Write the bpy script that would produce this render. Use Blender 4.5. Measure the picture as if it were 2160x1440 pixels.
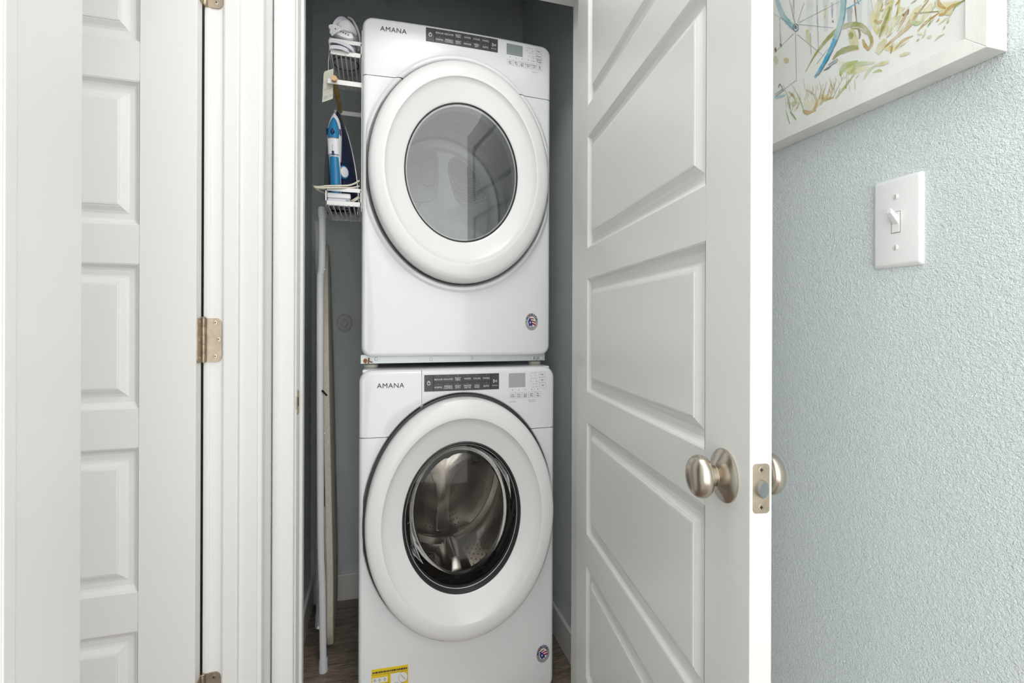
import bpy, bmesh, math, random
from mathutils import Vector, Matrix
random.seed(7)
for o in list(bpy.data.objects): bpy.data.objects.remove(o)
SC = bpy.context.scene
COL = SC.collection
# ------------------------------------------------------------------ camera
F, CX, CY = 1000.0, 1080.0, 682.5            # focal length and principal point in photo pixels (2160 wide)
YAW, ROLL, CAMH = math.radians(15.8), math.radians(0.2), 1.253
RGT = Vector((math.cos(YAW), -math.sin(YAW), 0)); FWD = Vector((math.sin(YAW), math.cos(YAW), 0)); UPV = Vector((0, 0, 1))
CAMP = Vector((0, 0, CAMH))
cam = bpy.data.cameras.new('camera'); camo = bpy.data.objects.new('camera', cam); COL.objects.link(camo)
cam.sensor_width = 36; cam.sensor_fit = 'HORIZONTAL'; cam.lens = 36 * F / 2160
cam.shift_y = (CY - 720) / 2160; cam.shift_x = 0; cam.clip_start = 0.02
c_, s_ = math.cos(ROLL), math.sin(ROLL)
rx, ry = RGT * c_ + UPV * s_, UPV * c_ - RGT * s_
camo.matrix_world = Matrix(((rx.x, ry.x, -FWD.x, CAMP.x), (rx.y, ry.y, -FWD.y, CAMP.y), (rx.z, ry.z, -FWD.z, CAMP.z), (0, 0, 0, 1)))
SC.camera = camo
# ------------------------------------------------------------------ light
W = bpy.data.worlds.new('world'); SC.world = W; W.use_nodes = True
bgn = W.node_tree.nodes['Background']; bgn.inputs[0].default_value = (1.0, 0.995, 0.985, 1); bgn.inputs[1].default_value = 1.3
def area(name, loc, size, power, col=(1, 0.97, 0.93), rot=(0, 0, 0), sy=None):
    l = bpy.data.lights.new(name, 'AREA'); l.energy = power; l.color = col; l.size = size
    if sy: l.shape = 'RECTANGLE'; l.size_y = sy
    o = bpy.data.objects.new(name, l); COL.objects.link(o); o.location = loc; o.rotation_euler = rot
    return o
area('hall_fill_light', (0.12, 0.62, 2.72), 0.35, 3.6)  # unseen fill light, added to brighten the side surfaces of the hall
SC.view_settings.view_transform = 'Standard'; SC.view_settings.look = 'None'
SC.view_settings.gamma = 1; SC.view_settings.use_curve_mapping = False
SC.view_settings.exposure = 1.0
# ------------------------------------------------------------------ pixel helpers (a pixel gives a direction, the plane it lies on the distance)
def ray(x, y):
    dx, dy = x - CX, -(y - CY)
    return RGT * ((dx * c_ - dy * s_) / F) + UPV * ((dx * s_ + dy * c_) / F) + FWD
def onV(x, y, V): d = ray(x, y); return CAMP + d * (V / d.y)
def onU(x, y, U): d = ray(x, y); return CAMP + d * (U / d.x)
def onZ(x, y, Z): d = ray(x, y); return CAMP + d * ((Z - CAMH) / d.z)
VS = 1.22                                     # heights against widths in this photograph
# ------------------------------------------------------------------ materials
MATS = {}
def mat(name, col, rough=0.5, metal=0.0, spec=0.5, coat=0.0, bump=None, var=None, aniso=0.0):
    if name in MATS: return MATS[name]
    m = bpy.data.materials.new(name); m.use_nodes = True; nt = m.node_tree; b = nt.nodes['Principled BSDF']
    b.inputs['Base Color'].default_value = (*col, 1); b.inputs['Roughness'].default_value = rough
    b.inputs['Metallic'].default_value = metal; b.inputs['Specular IOR Level'].default_value = spec
    b.inputs['Coat Weight'].default_value = coat; b.inputs['Anisotropic'].default_value = aniso
    tc = nt.nodes.new('ShaderNodeTexCoord')
    if var:                                   # (scale, amount)
        n = nt.nodes.new('ShaderNodeTexNoise'); n.inputs['Scale'].default_value = var[0]; n.inputs['Detail'].default_value = 4
        nt.links.new(tc.outputs['Object'], n.inputs['Vector'])
        mr = nt.nodes.new('ShaderNodeMapRange'); mr.inputs[1].default_value = 0.3; mr.inputs[2].default_value = 0.7
        mr.inputs[3].default_value = 1 - var[1]; mr.inputs[4].default_value = 1 + var[1]
        nt.links.new(n.outputs[0], mr.inputs[0])
        mx = nt.nodes.new('ShaderNodeMix'); mx.data_type = 'RGBA'; mx.blend_type = 'MULTIPLY'; mx.inputs[0].default_value = 1
        mx.inputs[6].default_value = (*col, 1); nt.links.new(mr.outputs[0], mx.inputs[7])
        nt.links.new(mx.outputs[2], b.inputs['Base Color'])
    if bump:                                  # (scale, strength, distance[, stretch])
        n = nt.nodes.new('ShaderNodeTexNoise'); n.inputs['Scale'].default_value = bump[0]; n.inputs['Detail'].default_value = 3
        if len(bump) > 3:
            mp = nt.nodes.new('ShaderNodeMapping'); mp.inputs['Scale'].default_value = bump[3]
            nt.links.new(tc.outputs['Object'], mp.inputs[0]); nt.links.new(mp.outputs[0], n.inputs['Vector'])
        else: nt.links.new(tc.outputs['Object'], n.inputs['Vector'])
        bp = nt.nodes.new('ShaderNodeBump'); bp.inputs['Strength'].default_value = bump[1]; bp.inputs['Distance'].default_value = bump[2]
        nt.links.new(n.outputs[0], bp.inputs['Height']); nt.links.new(bp.outputs[0], b.inputs['Normal'])
    MATS[name] = m; return m
def glass(name, tint, ior=1.5, rough=0.0, refl=1.0):
    m = bpy.data.materials.new(name); m.use_nodes = True; nt = m.node_tree; nt.nodes.clear()
    out = nt.nodes.new('ShaderNodeOutputMaterial'); mix = nt.nodes.new('ShaderNodeMixShader')
    tr = nt.nodes.new('ShaderNodeBsdfTransparent'); tr.inputs[0].default_value = (*tint, 1)
    gl = nt.nodes.new('ShaderNodeBsdfGlossy'); gl.inputs['Roughness'].default_value = rough; gl.inputs['Color'].default_value = (refl, refl, refl, 1)
    fr = nt.nodes.new('ShaderNodeFresnel'); fr.inputs[0].default_value = ior
    nt.links.new(fr.outputs[0], mix.inputs[0]); nt.links.new(tr.outputs[0], mix.inputs[1]); nt.links.new(gl.outputs[0], mix.inputs[2])
    nt.links.new(mix.outputs[0], out.inputs[0]); MATS[name] = m; return m
def wall_paint(name, col):
    m = bpy.data.materials.new(name); m.use_nodes = True; nt = m.node_tree; b = nt.nodes['Principled BSDF']
    b.inputs['Base Color'].default_value = (*col, 1); b.inputs['Roughness'].default_value = 0.55
    tc = nt.nodes.new('ShaderNodeTexCoord')
    n1 = nt.nodes.new('ShaderNodeTexNoise'); n1.inputs['Scale'].default_value = 430; n1.inputs['Detail'].default_value = 2; n1.inputs['Distortion'].default_value = 1.2
    n2 = nt.nodes.new('ShaderNodeTexNoise'); n2.inputs['Scale'].default_value = 210; n2.inputs['Detail'].default_value = 2; n2.inputs['Distortion'].default_value = 0.8
    for n in (n1, n2): nt.links.new(tc.outputs['Object'], n.inputs['Vector'])
    ad = nt.nodes.new('ShaderNodeMath'); ad.operation = 'ADD'
    nt.links.new(n1.outputs[0], ad.inputs[0]); nt.links.new(n2.outputs[0], ad.inputs[1])
    bp = nt.nodes.new('ShaderNodeBump'); bp.inputs['Strength'].default_value = 0.85; bp.inputs['Distance'].default_value = 0.0024
    nt.links.new(ad.outputs[0], bp.inputs['Height']); nt.links.new(bp.outputs[0], b.inputs['Normal'])
    MATS[name] = m; return m
def wood_floor(name):
    m = bpy.data.materials.new(name); m.use_nodes = True; nt = m.node_tree; b = nt.nodes['Principled BSDF']
    tc = nt.nodes.new('ShaderNodeTexCoord'); mp = nt.nodes.new('ShaderNodeMapping'); mp.inputs['Scale'].default_value = (6, 55, 10)
    oi = nt.nodes.new('ShaderNodeObjectInfo'); va = nt.nodes.new('ShaderNodeVectorMath'); va.operation = 'ADD'
    nt.links.new(tc.outputs['Object'], va.inputs[0]); nt.links.new(oi.outputs['Random'], va.inputs[1]); nt.links.new(va.outputs[0], mp.inputs[0])
    n = nt.nodes.new('ShaderNodeTexNoise'); n.inputs['Scale'].default_value = 2.2; n.inputs['Detail'].default_value = 7; n.inputs['Distortion'].default_value = 1.6
    nt.links.new(mp.outputs[0], n.inputs['Vector'])
    cr = nt.nodes.new('ShaderNodeValToRGB'); e = cr.color_ramp.elements
    e[0].position = 0.3; e[0].color = (0.095, 0.070, 0.054, 1); e[1].position = 0.72; e[1].color = (0.40, 0.32, 0.26, 1)
    nt.links.new(n.outputs[0], cr.inputs[0]); nt.links.new(cr.outputs[0], b.inputs['Base Color']); b.inputs['Roughness'].default_value = 0.45
    bp = nt.nodes.new('ShaderNodeBump'); bp.inputs['Strength'].default_value = 0.2; bp.inputs['Distance'].default_value = 0.001
    nt.links.new(n.outputs[0], bp.inputs['Height']); nt.links.new(bp.outputs[0], b.inputs['Normal'])
    MATS[name] = m; return m
WALL = wall_paint('pale_aqua_paint', (0.735, 0.80, 0.80))
FLOORM = wood_floor('brown_wood_plank')
TRIM = mat('white_trim_paint', (0.80, 0.80, 0.785), 0.32, bump=(40, 0.06, 0.002))
DOORM = mat('white_door_paint', (0.78, 0.78, 0.765), 0.3, bump=(220, 0.06, 0.0008))
CEIL = mat('ceiling_paint', (0.82, 0.82, 0.80), 0.8)
OLIVE = mat('olive_bedroom_paint', (0.36, 0.37, 0.27), 0.7)
ENAMEL = mat('white_enamel', (0.80, 0.815, 0.83), 0.18, coat=0.4)
PLASW = mat('white_door_plastic', (0.82, 0.825, 0.83), 0.24, coat=0.2)
CONSM = mat('white_console_plastic', (0.79, 0.80, 0.815), 0.26)
SEAMD = mat('dark_gap', (0.02, 0.021, 0.023), 0.6)
RUBBER = mat('dark_grey_rubber', (0.030, 0.031, 0.035), 0.4)
CTRL = mat('charcoal_control_plastic', (0.045, 0.043, 0.055), 0.35)
CTRLD = mat('black_groove', (0.006, 0.006, 0.008), 0.5)
INKB = mat('black_ink', (0.02, 0.018, 0.04), 0.5)
INKG = mat('grey_ink', (0.36, 0.37, 0.40), 0.5)
INKW = mat('white_ink', (0.80, 0.80, 0.82), 0.5)
LCDA = mat('grey_green_lcd', (0.27, 0.31, 0.31), 0.25)
LCDB = mat('grey_lcd', (0.42, 0.42, 0.43), 0.25)
DRUM = mat('grey_dryer_drum', (0.50, 0.55, 0.545), 0.38, metal=0.15, var=(30, 0.04))
DRUMD = mat('drum_gap', (0.015, 0.016, 0.016), 0.7)
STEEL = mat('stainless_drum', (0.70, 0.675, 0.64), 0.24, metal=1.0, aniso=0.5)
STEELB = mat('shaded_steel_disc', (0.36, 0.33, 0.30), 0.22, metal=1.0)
STEELH = mat('drum_hole', (0.01, 0.01, 0.01), 0.6)
NICKEL = mat('satin_nickel', (0.56, 0.50, 0.43), 0.27, metal=1.0, bump=(90, 0.05, 0.0006))
HINGEM = mat('aged_nickel_hinge', (0.47, 0.40, 0.31), 0.42, metal=0.9, var=(60, 0.16))
ZINC = mat('zinc_latch', (0.42, 0.45, 0.46), 0.38, metal=1.0)
GALV = mat('pale_galvanised', (0.60, 0.645, 0.655), 0.4, metal=0.35)
RUST = mat('rusty_screw', (0.30, 0.13, 0.06), 0.6, metal=0.5, var=(200, 0.4))
FOOTM = mat('cream_foot', (0.62, 0.60, 0.52), 0.5)
WIRE = mat('white_coated_wire', (0.82, 0.82, 0.81), 0.35)
TUBEM = mat('white_tube', (0.84, 0.85, 0.87), 0.25)
CAPM = mat('white_rubber_cap', (0.80, 0.81, 0.82), 0.5)
PAD = mat('beige_board_cloth', (0.70, 0.645, 0.54), 0.9, bump=(900, 0.3, 0.001), var=(120, 0.08))
BLACKP = mat('black_plastic', (0.012, 0.012, 0.014), 0.4)
NAVY = mat('navy_glossy_plastic', (0.007, 0.014, 0.046), 0.12, coat=0.5)
BLUE = mat('blue_plastic', (0.022, 0.21, 0.43), 0.32)
DBLUE = mat('dark_blue_plastic', (0.008, 0.03, 0.10), 0.3)
WPLAS = mat('white_plastic', (0.80, 0.80, 0.83), 0.25)
CHROME = mat('chrome', (0.75, 0.75, 0.77), 0.08, metal=1.0)
CORDW = mat('white_cord', (0.74, 0.73, 0.80), 0.4)
CORDC = mat('cream_cord', (0.72, 0.67, 0.56), 0.45)
SMOKE = mat('smoky_grey_plastic', (0.36, 0.36, 0.375), 0.25)
CLEARP = mat('pale_clear_plastic', (0.62, 0.65, 0.72), 0.15)
CARD = mat('cream_card', (0.60, 0.585, 0.50), 0.7)
WOODL = mat('light_wood_end', (0.68, 0.43, 0.22), 0.5, var=(90, 0.15))
WOODB = mat('brown_wood', (0.46, 0.27, 0.09), 0.5, var=(70, 0.3))
GREYC = mat('grey_plug', (0.56, 0.57, 0.57), 0.6, var=(80, 0.1))
SWITCH = mat('white_switch_plastic', (0.82, 0.82, 0.82), 0.25)
SILVER = mat('silver_foil', (0.55, 0.55, 0.56), 0.3, metal=0.6)
YELLOW = mat('yellow_label', (0.82, 0.60, 0.02), 0.45)
PAPERW = mat('white_paper', (0.80, 0.80, 0.78), 0.6)
RED = mat('red_ink', (0.33, 0.02, 0.025), 0.5)
REDL = mat('red_logo_ink', (0.62, 0.10, 0.16), 0.5)
NAVYI = mat('navy_ink', (0.02, 0.03, 0.20), 0.5)
GLASSD = glass('dryer_glass', (0.86, 0.90, 0.89), 1.95, 0.0, 0.95)
GLASSW = glass('washer_glass', (0.93, 0.925, 0.91), 1.5, 0.0, 0.55)
# ------------------------------------------------------------------ mesh builder
class MB:
    def __init__(s): s.v = []; s.f = []
    def add(s, vs, fs):
        n = len(s.v); s.v += [tuple(p) for p in vs]; s.f += [tuple(i + n for i in f) for f in fs]; return s
    def box(s, x0, x1, y0, y1, z0, z1):
        vs = [(x, y, z) for z in (z0, z1) for y in (y0, y1) for x in (x0, x1)]
        return s.add(vs, [(0, 2, 3, 1), (4, 5, 7, 6), (0, 1, 5, 4), (2, 6, 7, 3), (0, 4, 6, 2), (1, 3, 7, 5)])
    def loft(s, loops, cap0=True, cap1=True, closed=True):
        n = len(loops[0]); vs = [p for l in loops for p in l]; fs = []
        for i in range(len(loops) - 1):
            for j in range(n if closed else n - 1):
                k = (j + 1) % n; fs.append((i * n + j, i * n + k, (i + 1) * n + k, (i + 1) * n + j))
        if cap0: fs.append(tuple(range(n - 1, -1, -1)))
        if cap1: fs.append(tuple(range((len(loops) - 1) * n, len(loops) * n)))
        return s.add(vs, fs)
    def tube(s, pts, r, n=10, caps=True, rads=None, sz=1.0):
        pts = [Vector(p) for p in pts]; loops = []; up = None
        for i, p in enumerate(pts):
            t = (pts[min(i + 1, len(pts) - 1)] - pts[max(i - 1, 0)]).normalized()
            if up is None:
                up = Vector((0, 0, 1)) if abs(t.z) < 0.9 else Vector((1, 0, 0))
            a = (up - t * up.dot(t)).normalized(); up = a; b = t.cross(a)
            rr = rads[i] if rads else r
            loops.append([p + (a * math.cos(q) * sz + b * math.sin(q)) * rr for q in [2 * math.pi * k / n for k in range(n)]])
        return s.loft(loops, caps, caps)
    def lathe(s, prof, c, axis='y', n=48, a=1.0, b=1.0, cap0=True, cap1=True):
        # prof: (radius, offset along axis); a, b stretch the two radial directions
        c = Vector(c); loops = []
        for r, h in prof:
            L = []
            for k in range(n):
                q = 2 * math.pi * k / n; ca, sa = math.cos(q) * r * a, math.sin(q) * r * b
                if axis == 'y': L.append(c + Vector((ca, h, sa)))
                elif axis == 'x': L.append(c + Vector((h, ca, sa)))
                else: L.append(c + Vector((ca, sa, h)))
            loops.append(L)
        return s.loft(loops, cap0, cap1)
    def build(s, name, m, parent=None, smooth=False, bevel=0, segs=2, world=False):
        me = bpy.data.meshes.new(name)
        off = parent_loc(parent) if (parent is not None and not world) else Vector((0, 0, 0))
        me.from_pydata([(p[0] - off.x, p[1] - off.y, p[2] - off.z) for p in s.v], [], s.f)
        bm = bmesh.new(); bm.from_mesh(me); bmesh.ops.recalc_face_normals(bm, faces=bm.faces); bm.to_mesh(me); bm.free()
        return link(name, me, m, parent, smooth, bevel, segs)
def parent_loc(p):
    v = Vector((0, 0, 0))
    while p is not None: v = v + p.location; p = p.parent
    return v
def link(name, me, m, parent=None, smooth=False, bevel=0, segs=2):
    if m and not me.materials: me.materials.append(m)
    if smooth:
        me.polygons.foreach_set('use_smooth', [True] * len(me.polygons))
        try: me.set_sharp_from_angle(angle=math.radians(38))
        except Exception: pass
    o = bpy.data.objects.new(name, me); COL.objects.link(o)
    if parent is not None: o.parent = parent
    if bevel:
        b = o.modifiers.new('bevel', 'BEVEL'); b.width = bevel; b.segments = segs; b.limit_method = 'ANGLE'; b.angle_limit = math.radians(40)
    return o
def thing(name, label, cat, loc=(0, 0, 0), rz=0, group=None, kind=None):
    o = bpy.data.objects.new(name, None); COL.objects.link(o); o.location = loc; o.rotation_euler = (0, 0, rz); o.empty_display_size = 0.05
    if kind: o['kind'] = kind
    o['label'] = label
    if cat: o['category'] = cat
    if group: o['group'] = group
    return o
def tag(o, label, cat=None, kind=None, group=None):
    o['label'] = label
    if cat: o['category'] = cat
    if kind: o['kind'] = kind
    if group: o['group'] = group
    return o
def B(name, x0, x1, y0, y1, z0, z1, m, parent=None, bevel=0, world=False):
    return MB().box(x0, x1, y0, y1, z0, z1).build(name, m, parent, bevel=bevel, world=world)
def text_geo(txt, size, bold=0.0):
    c = bpy.data.curves.new('t', 'FONT'); c.offset = bold * size; c.body = txt; c.size = size; c.align_x = 'CENTER'; c.align_y = 'CENTER'; c.resolution_u = 2; c.space_line = 0.8
    o = bpy.data.objects.new('t', c); COL.objects.link(o); dg = bpy.context.evaluated_depsgraph_get()
    me = bpy.data.meshes.new_from_object(o.evaluated_get(dg)); vs = [v.co.copy() for v in me.vertices]; fs = [tuple(p.vertices) for p in me.polygons]
    bpy.data.objects.remove(o); bpy.data.meshes.remove(me); bpy.data.curves.remove(c)
    return vs, fs
def rrect(w, h, r, n=6, cx=0, cz=0):
    out = []
    for (sx, sz, q0) in ((1, 1, 0), (-1, 1, 90), (-1, -1, 180), (1, -1, 270)):
        for k in range(n + 1):
            q = math.radians(q0 + 90 * k / n)
            out.append((cx + sx * (w / 2 - r) + r * math.cos(q), cz + sz * (h / 2 - r) + r * math.sin(q)))
    return out

# ================================================================== the setting
UL, UR = -0.272, 0.712            # hall side walls
VF0, VF1 = 1.320, 1.450           # closet front wall
CUL, CUR, CVB = -0.284, 0.697, 2.278
JL, JR, HEAD = -0.200, 0.616, 2.297
TOPZ = 2.75; LW0X = -0.40
def struct(o, label): o['kind'] = 'structure'; o['label'] = label; return o
fl = struct(B('floor', -2.2, 1.0, -1.9, 2.6, -0.05, -0.006, FLOORM), 'dark brown wood look plank floor of hall and closet')
rw = 0.148; row = 0
v = 1.325
while v < CVB:
    v1 = min(v + rw - 0.002, CVB); u = -0.30 - (0.33 if row % 2 else 0.02); first = True
    cuts = [-0.284] + ([0.02 + 0.11 * (row % 3)] if True else []) + [0.697]
    for a, b in zip(cuts[:-1], cuts[1:]):
        B('plank', a + 0.001, b - 0.001, v, v1, -0.010, 0.0, FLOORM, fl, bevel=0.0008)
    v += rw; row += 1
struct(B('ceiling', -0.284, UR + 0.1, 0.30, VF1, TOPZ, TOPZ + 0.08, CEIL), 'white hall ceiling')
struct(B('ceiling_bedroom_blocker', -2.2, LW0X, -0.2, 1.70, TOPZ, TOPZ + 0.08, CEIL), 'unseen white bedroom ceiling added to dim the open door')  # out of view, added to block world light from the bedroom door
struct(B('ceiling_closet', CUL - 0.1, CUR + 0.1, VF1, CVB + 0.1, 3.0, 3.08, CEIL), 'white closet ceiling')
struct(B('wall_right', UR, UR + 0.1, -0.45, VF1, 0, TOPZ, WALL), 'pale aqua textured hall wall beside the open door')
struct(B('wall_closet_right', CUR, CUR + 0.1, VF1, CVB + 0.1, 0, 3.05, WALL), 'pale aqua closet side wall behind the white door')
struct(B('wall_closet_left', CUL - 0.1, CUL, VF1, CVB + 0.1, 0, 3.05, WALL), 'pale aqua closet side wall beside the ironing board')
struct(B('wall_closet_back', CUL, CUR, CVB, CVB + 0.1, 0, 3.05, WALL), 'pale aqua closet back wall behind the stacked machines')
wf = MB()
wf.box(JR + 0.018, CUR + 0.015, VF0, VF1, 0, 3.05).box(UL - 0.1, JL - 0.018, VF0, VF1, 0, 3.05).box(JL - 0.018, JR + 0.018, VF0, VF1, HEAD + 0.018, 3.05)
struct(wf.build('wall_front', WALL), 'closet front wall around the doorway')
# left hall wall with its doorway
DV0, DV1 = 0.520, 1.235           # doorway to the bedroom along V
LW0 = -0.3832                      # bedroom side of that wall
wl = MB().box(LW0, UL, DV1 + 0.018, VF0, 0, TOPZ).box(LW0, UL, -0.12, DV0 - 0.018, 0, TOPZ).box(LW0, UL, DV0 - 0.018, DV1 + 0.018, HEAD + 0.018, TOPZ)
struct(wl.build('wall_left', WALL), 'hall wall that holds the bedroom doorway')
struct(B('wall_bedroom_far_blocker', -2.28, -2.2, -0.3, 1.70, 0, TOPZ, OLIVE), 'unseen olive bedroom side wall added to dim the open door')  # out of view, added to enclose the bedroom and darken its door
struct(B('wall_bedroom_near_blocker', -2.2, -0.95, -0.38, -0.3, 0, TOPZ, OLIVE), 'unseen olive bedroom wall added to limit light on the panelled door')  # partial wall out of view, added to limit light reaching the bedroom door
struct(B('wall_bedroom', -2.2, LW0 - 0.02, 1.62, 1.70, 0, TOPZ, OLIVE), 'olive bedroom wall behind the panelled door')
# ---- trim: closet jamb, stop, casing
t = thing('trim_1', 'white painted door frame and casing around the closet opening', None, kind='structure')
B('jamb', JL - 0.018, JL, VF0, VF1, 0, HEAD, TRIM, t, 0.0012)
B('jamb', JR, JR + 0.018, VF0, VF1, 0, HEAD, TRIM, t, 0.0012)
B('head_jamb', JL - 0.018, JR + 0.018, VF0, VF1, HEAD, HEAD + 0.018, TRIM, t, 0.0012)
B('door_stop', JL, JL + 0.009, VF0 + 0.040, VF0 + 0.072, 0, HEAD, TRIM, t, 0.003)
B('door_stop', JR - 0.009, JR, VF0 + 0.040, VF0 + 0.072, 0, HEAD, TRIM, t, 0.003)
B('door_stop', JL, JR, VF0 + 0.040, VF0 + 0.072, HEAD - 0.009, HEAD, TRIM, t, 0.003)
B('casing', UL + 0.018, JL - 0.004, VF0 - 0.015, VF0, 0, HEAD + 0.05, TRIM, t, 0.003)
B('casing', JR + 0.004, JR + 0.060, VF0 - 0.015, VF0, 0, HEAD + 0.05, TRIM, t, 0.003)
B('head_casing', JL - 0.004, JR + 0.004, VF0 - 0.015, VF0, HEAD + 0.005, HEAD + 0.05, TRIM, t, 0.003)
sz0, sz1 = onU(628, 873, JL).z, onU(628, 823, JL).z
sp = MB()
L = [(VF0 + 0.020 + a, (sz0 + sz1) / 2 + b) for a, b in rrect(0.030, sz1 - sz0, 0.006)]
sp.loft([[(JL - 0.001, a, b) for a, b in L], [(JL + 0.0012, a, b) for a, b in L]])
so = sp.build('strike_plate', HINGEM, t)
so['label'] = 'nickel strike plate on the closet jamb'
B('lip', JL + 0.0002, JL + 0.0014, VF0 - 0.004, VF0 + 0.008, sz0 + 0.016, sz1 - 0.014, HINGEM, so)
B('latch_hole', JL + 0.0008, JL + 0.0016, VF0 + 0.014, VF0 + 0.026, sz0 + 0.022, sz1 - 0.018, STEELH, so)
# ---- trim: bedroom doorway jamb with stop and casing profile
t = thing('trim_2', 'white painted frame of the bedroom doorway beside the closet', None, kind='structure')
B('jamb', LW0, UL, DV1, DV1 + 0.018, 0, HEAD, TRIM, t, 0.0012)
B('jamb', LW0, UL, DV0 - 0.018, DV0, 0, HEAD, TRIM, t, 0.0012)
B('head_jamb', LW0, UL, DV0 - 0.018, DV1 + 0.018, HEAD, HEAD + 0.018, TRIM, t, 0.0012)
def us(x, V=DV1): return onV(x, 700, V).x
B('jamb_edge', us(430), us(443), DV1 - 0.0015, DV1, 0, HEAD, TRIM, t)
B('door_stop', us(471.5), us(505), DV1 - 0.010, DV1, 0, HEAD, TRIM, t, 0.004)
B('door_stop', us(471.5), us(505), DV0, DV0 + 0.010, 0, HEAD, TRIM, t, 0.004)
def casing_prof(name, v0, v1, u, sgn=1):
    # moulded casing on a wall along V, thin at v0, thick at v1
    pr = [(0, 0), (0.0, 0.009), (0.10, 0.011), (0.16, 0.009), (0.5, 0.0125), (0.62, 0.016), (0.74, 0.0175), (0.92, 0.0175), (1.0, 0.014), (1.0, 0)]
    m = MB(); lo = [[(u + h, v0 + (v1 - v0) * q, z) for q, h in pr] for z in (0, HEAD + 0.05)]
    m.loft(lo); return m.build(name, TRIM, t, smooth=True)
casing_prof('casing', DV1 + 0.004, VF0 - 0.015, UL)
B('casing', UL, UL + 0.0165, DV0 - 0.099, DV0 - 0.004, 0, HEAD + 0.05, TRIM, t, 0.003)
B('casing_bead', UL + 0.016, UL + 0.0175, DV0 - 0.099, DV0 - 0.087, 0, HEAD + 0.05, TRIM, t, 0.0012)
B('head_casing', UL, UL + 0.016, DV0 - 0.004, DV1 + 0.004, HEAD + 0.004, HEAD + 0.07, TRIM, t, 0.003)
# ---- baseboards
def baseboard(name, x0, x1, y0, y1, ax):
    o = struct(B(name, x0, x1, y0, y1, 0, 0.118, TRIM, None, 0.004), 'white baseboard'); return o
baseboard('baseboard_right', CUR - 0.013, CUR, VF1, CVB, 'v')['label'] = 'white baseboard along the closet wall behind the open door'
baseboard('baseboard_left', CUL, CUL + 0.013, VF1, CVB, 'v')['label'] = 'white baseboard along the closet wall beside the ironing board'
baseboard('baseboard_back', CUL + 0.013, CUR - 0.013, CVB - 0.013, CVB, 'u')['label'] = 'white baseboard along the closet back wall'
baseboard('baseboard_hall', UR - 0.013, UR, -0.45, VF0, 'v')['label'] = 'white baseboard along the hall wall under the light switch'

# ================================================================== panelled doors (local: x from free edge to hinge, y = thickness, z up)
def door(root, length, thick, hs, top, bot, s0, s1, face):
    # hs: list of (z0, z1) of panels; face = local y of the seen face, body goes to +y when face is 0
    B('stile', 0, s0, 0, thick, bot, top, DOORM, root, 0.0012, True)
    B('stile', length - s1, length, 0, thick, bot, top, DOORM, root, 0.0012, True)
    edges = [bot] + [e for h in hs for e in h] + [top]
    for i in range(0, len(edges), 2):
        B('rail', s0, length - s1, 0, thick, edges[i], edges[i + 1], DOORM, root, 0, True)
    for (z0, z1) in hs:
        m = MB(); x0, x1 = s0, length - s1
        pr = [(0.0, 0.0), (0.0030, 0.0016), (0.0034, 0.0032), (0.008, 0.0098), (0.012, 0.0116), (0.022, 0.0118), (0.027, 0.0098), (0.034, 0.0042), (0.0365, 0.0034), (0.037, 0.0018), (0.040, 0.0012)]
        if face == 1: ys = [thick - d for _, d in pr]
        else: ys = [d for _, d in pr]
        loops = [[(x0 + i, y, z0 + i * 1.15), (x1 - i, y, z0 + i * 1.15), (x1 - i, y, z1 - i * 1.15), (x0 + i, y, z1 - i * 1.15)] for (i, _), y in zip(pr, ys)]
        m.loft(loops, False, True)
        yb = thick * 0.5
        m.add([(x0, yb, z0), (x1, yb, z0), (x1, yb, z1), (x0, yb, z1)], [(0, 1, 2, 3)])
        m.build('panel', DOORM, root, world=True)
# closet door
vp = ray(943, 682); dh = Vector((vp.x, vp.y, 0)).normalized()             # free edge -> hinge
P0 = CAMP + ray(1583, 700) * 0.62; P0.z = 0
ang = math.atan2(dh.y, dh.x)
d1 = thing('door_1', 'open white panelled closet door with round satin nickel knobs', None, (P0.x, P0.y, 0), ang, kind='structure')
TH = 0.0315
# local +x along dh; local +y = left normal = towards -U ; the seen face is +y, so body runs from -TH to 0 -> shift by building 0..TH and moving
d1.location = P0 + Vector((dh.y, -dh.x, 0)) * TH
hs1 = [(0.25, 0.569), (0.6576, 0.9758), (1.060, 1.3817), (1.4665, 1.785), (1.870, 2.188)]
DL = 0.832
door(d1, DL, TH, hs1, HEAD - 0.004, 0.015, 0.110, 0.100, 1)
# knob set (axis along local y)
kx, kz = 0.0567, 1.038
def knob(sign, y0):
    ros = MB(); pr = [(0.0330, 0.0), (0.0330, 0.003), (0.0315, 0.0048), (0.0240, 0.0085), (0.0165, 0.0135), (0.0125, 0.0155), (0.0125, 0.0168)]
    ros.lathe([(r, y0 + sign * h) for r, h in pr], (kx, 0, kz), 'y', 48, 1.0, 1.15)
    ro = ros.build('rosette', NICKEL, d1, True, world=True)
    ro['label'] = 'round satin nickel rose'
    k = MB(); pr = [(0.0112, 0.0150), (0.0112, 0.0262), (0.0130, 0.0268), (0.0205, 0.0276), (0.0248, 0.0302), (0.0266, 0.0345), (0.0268, 0.0385), (0.0256, 0.0435), (0.0222, 0.0480), (0.0165, 0.0512), (0.0100, 0.0528), (0.0012, 0.0533)]
    k.lathe([(r, y0 + sign * h) for r, h in pr], (kx, 0, kz), 'y', 48, 1.0, 1.12)
    ko = k.build('door_knob', NICKEL, d1, True, world=True); ko['label'] = 'round satin nickel door knob'
knob(1, TH); knob(-1, 0)
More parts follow.
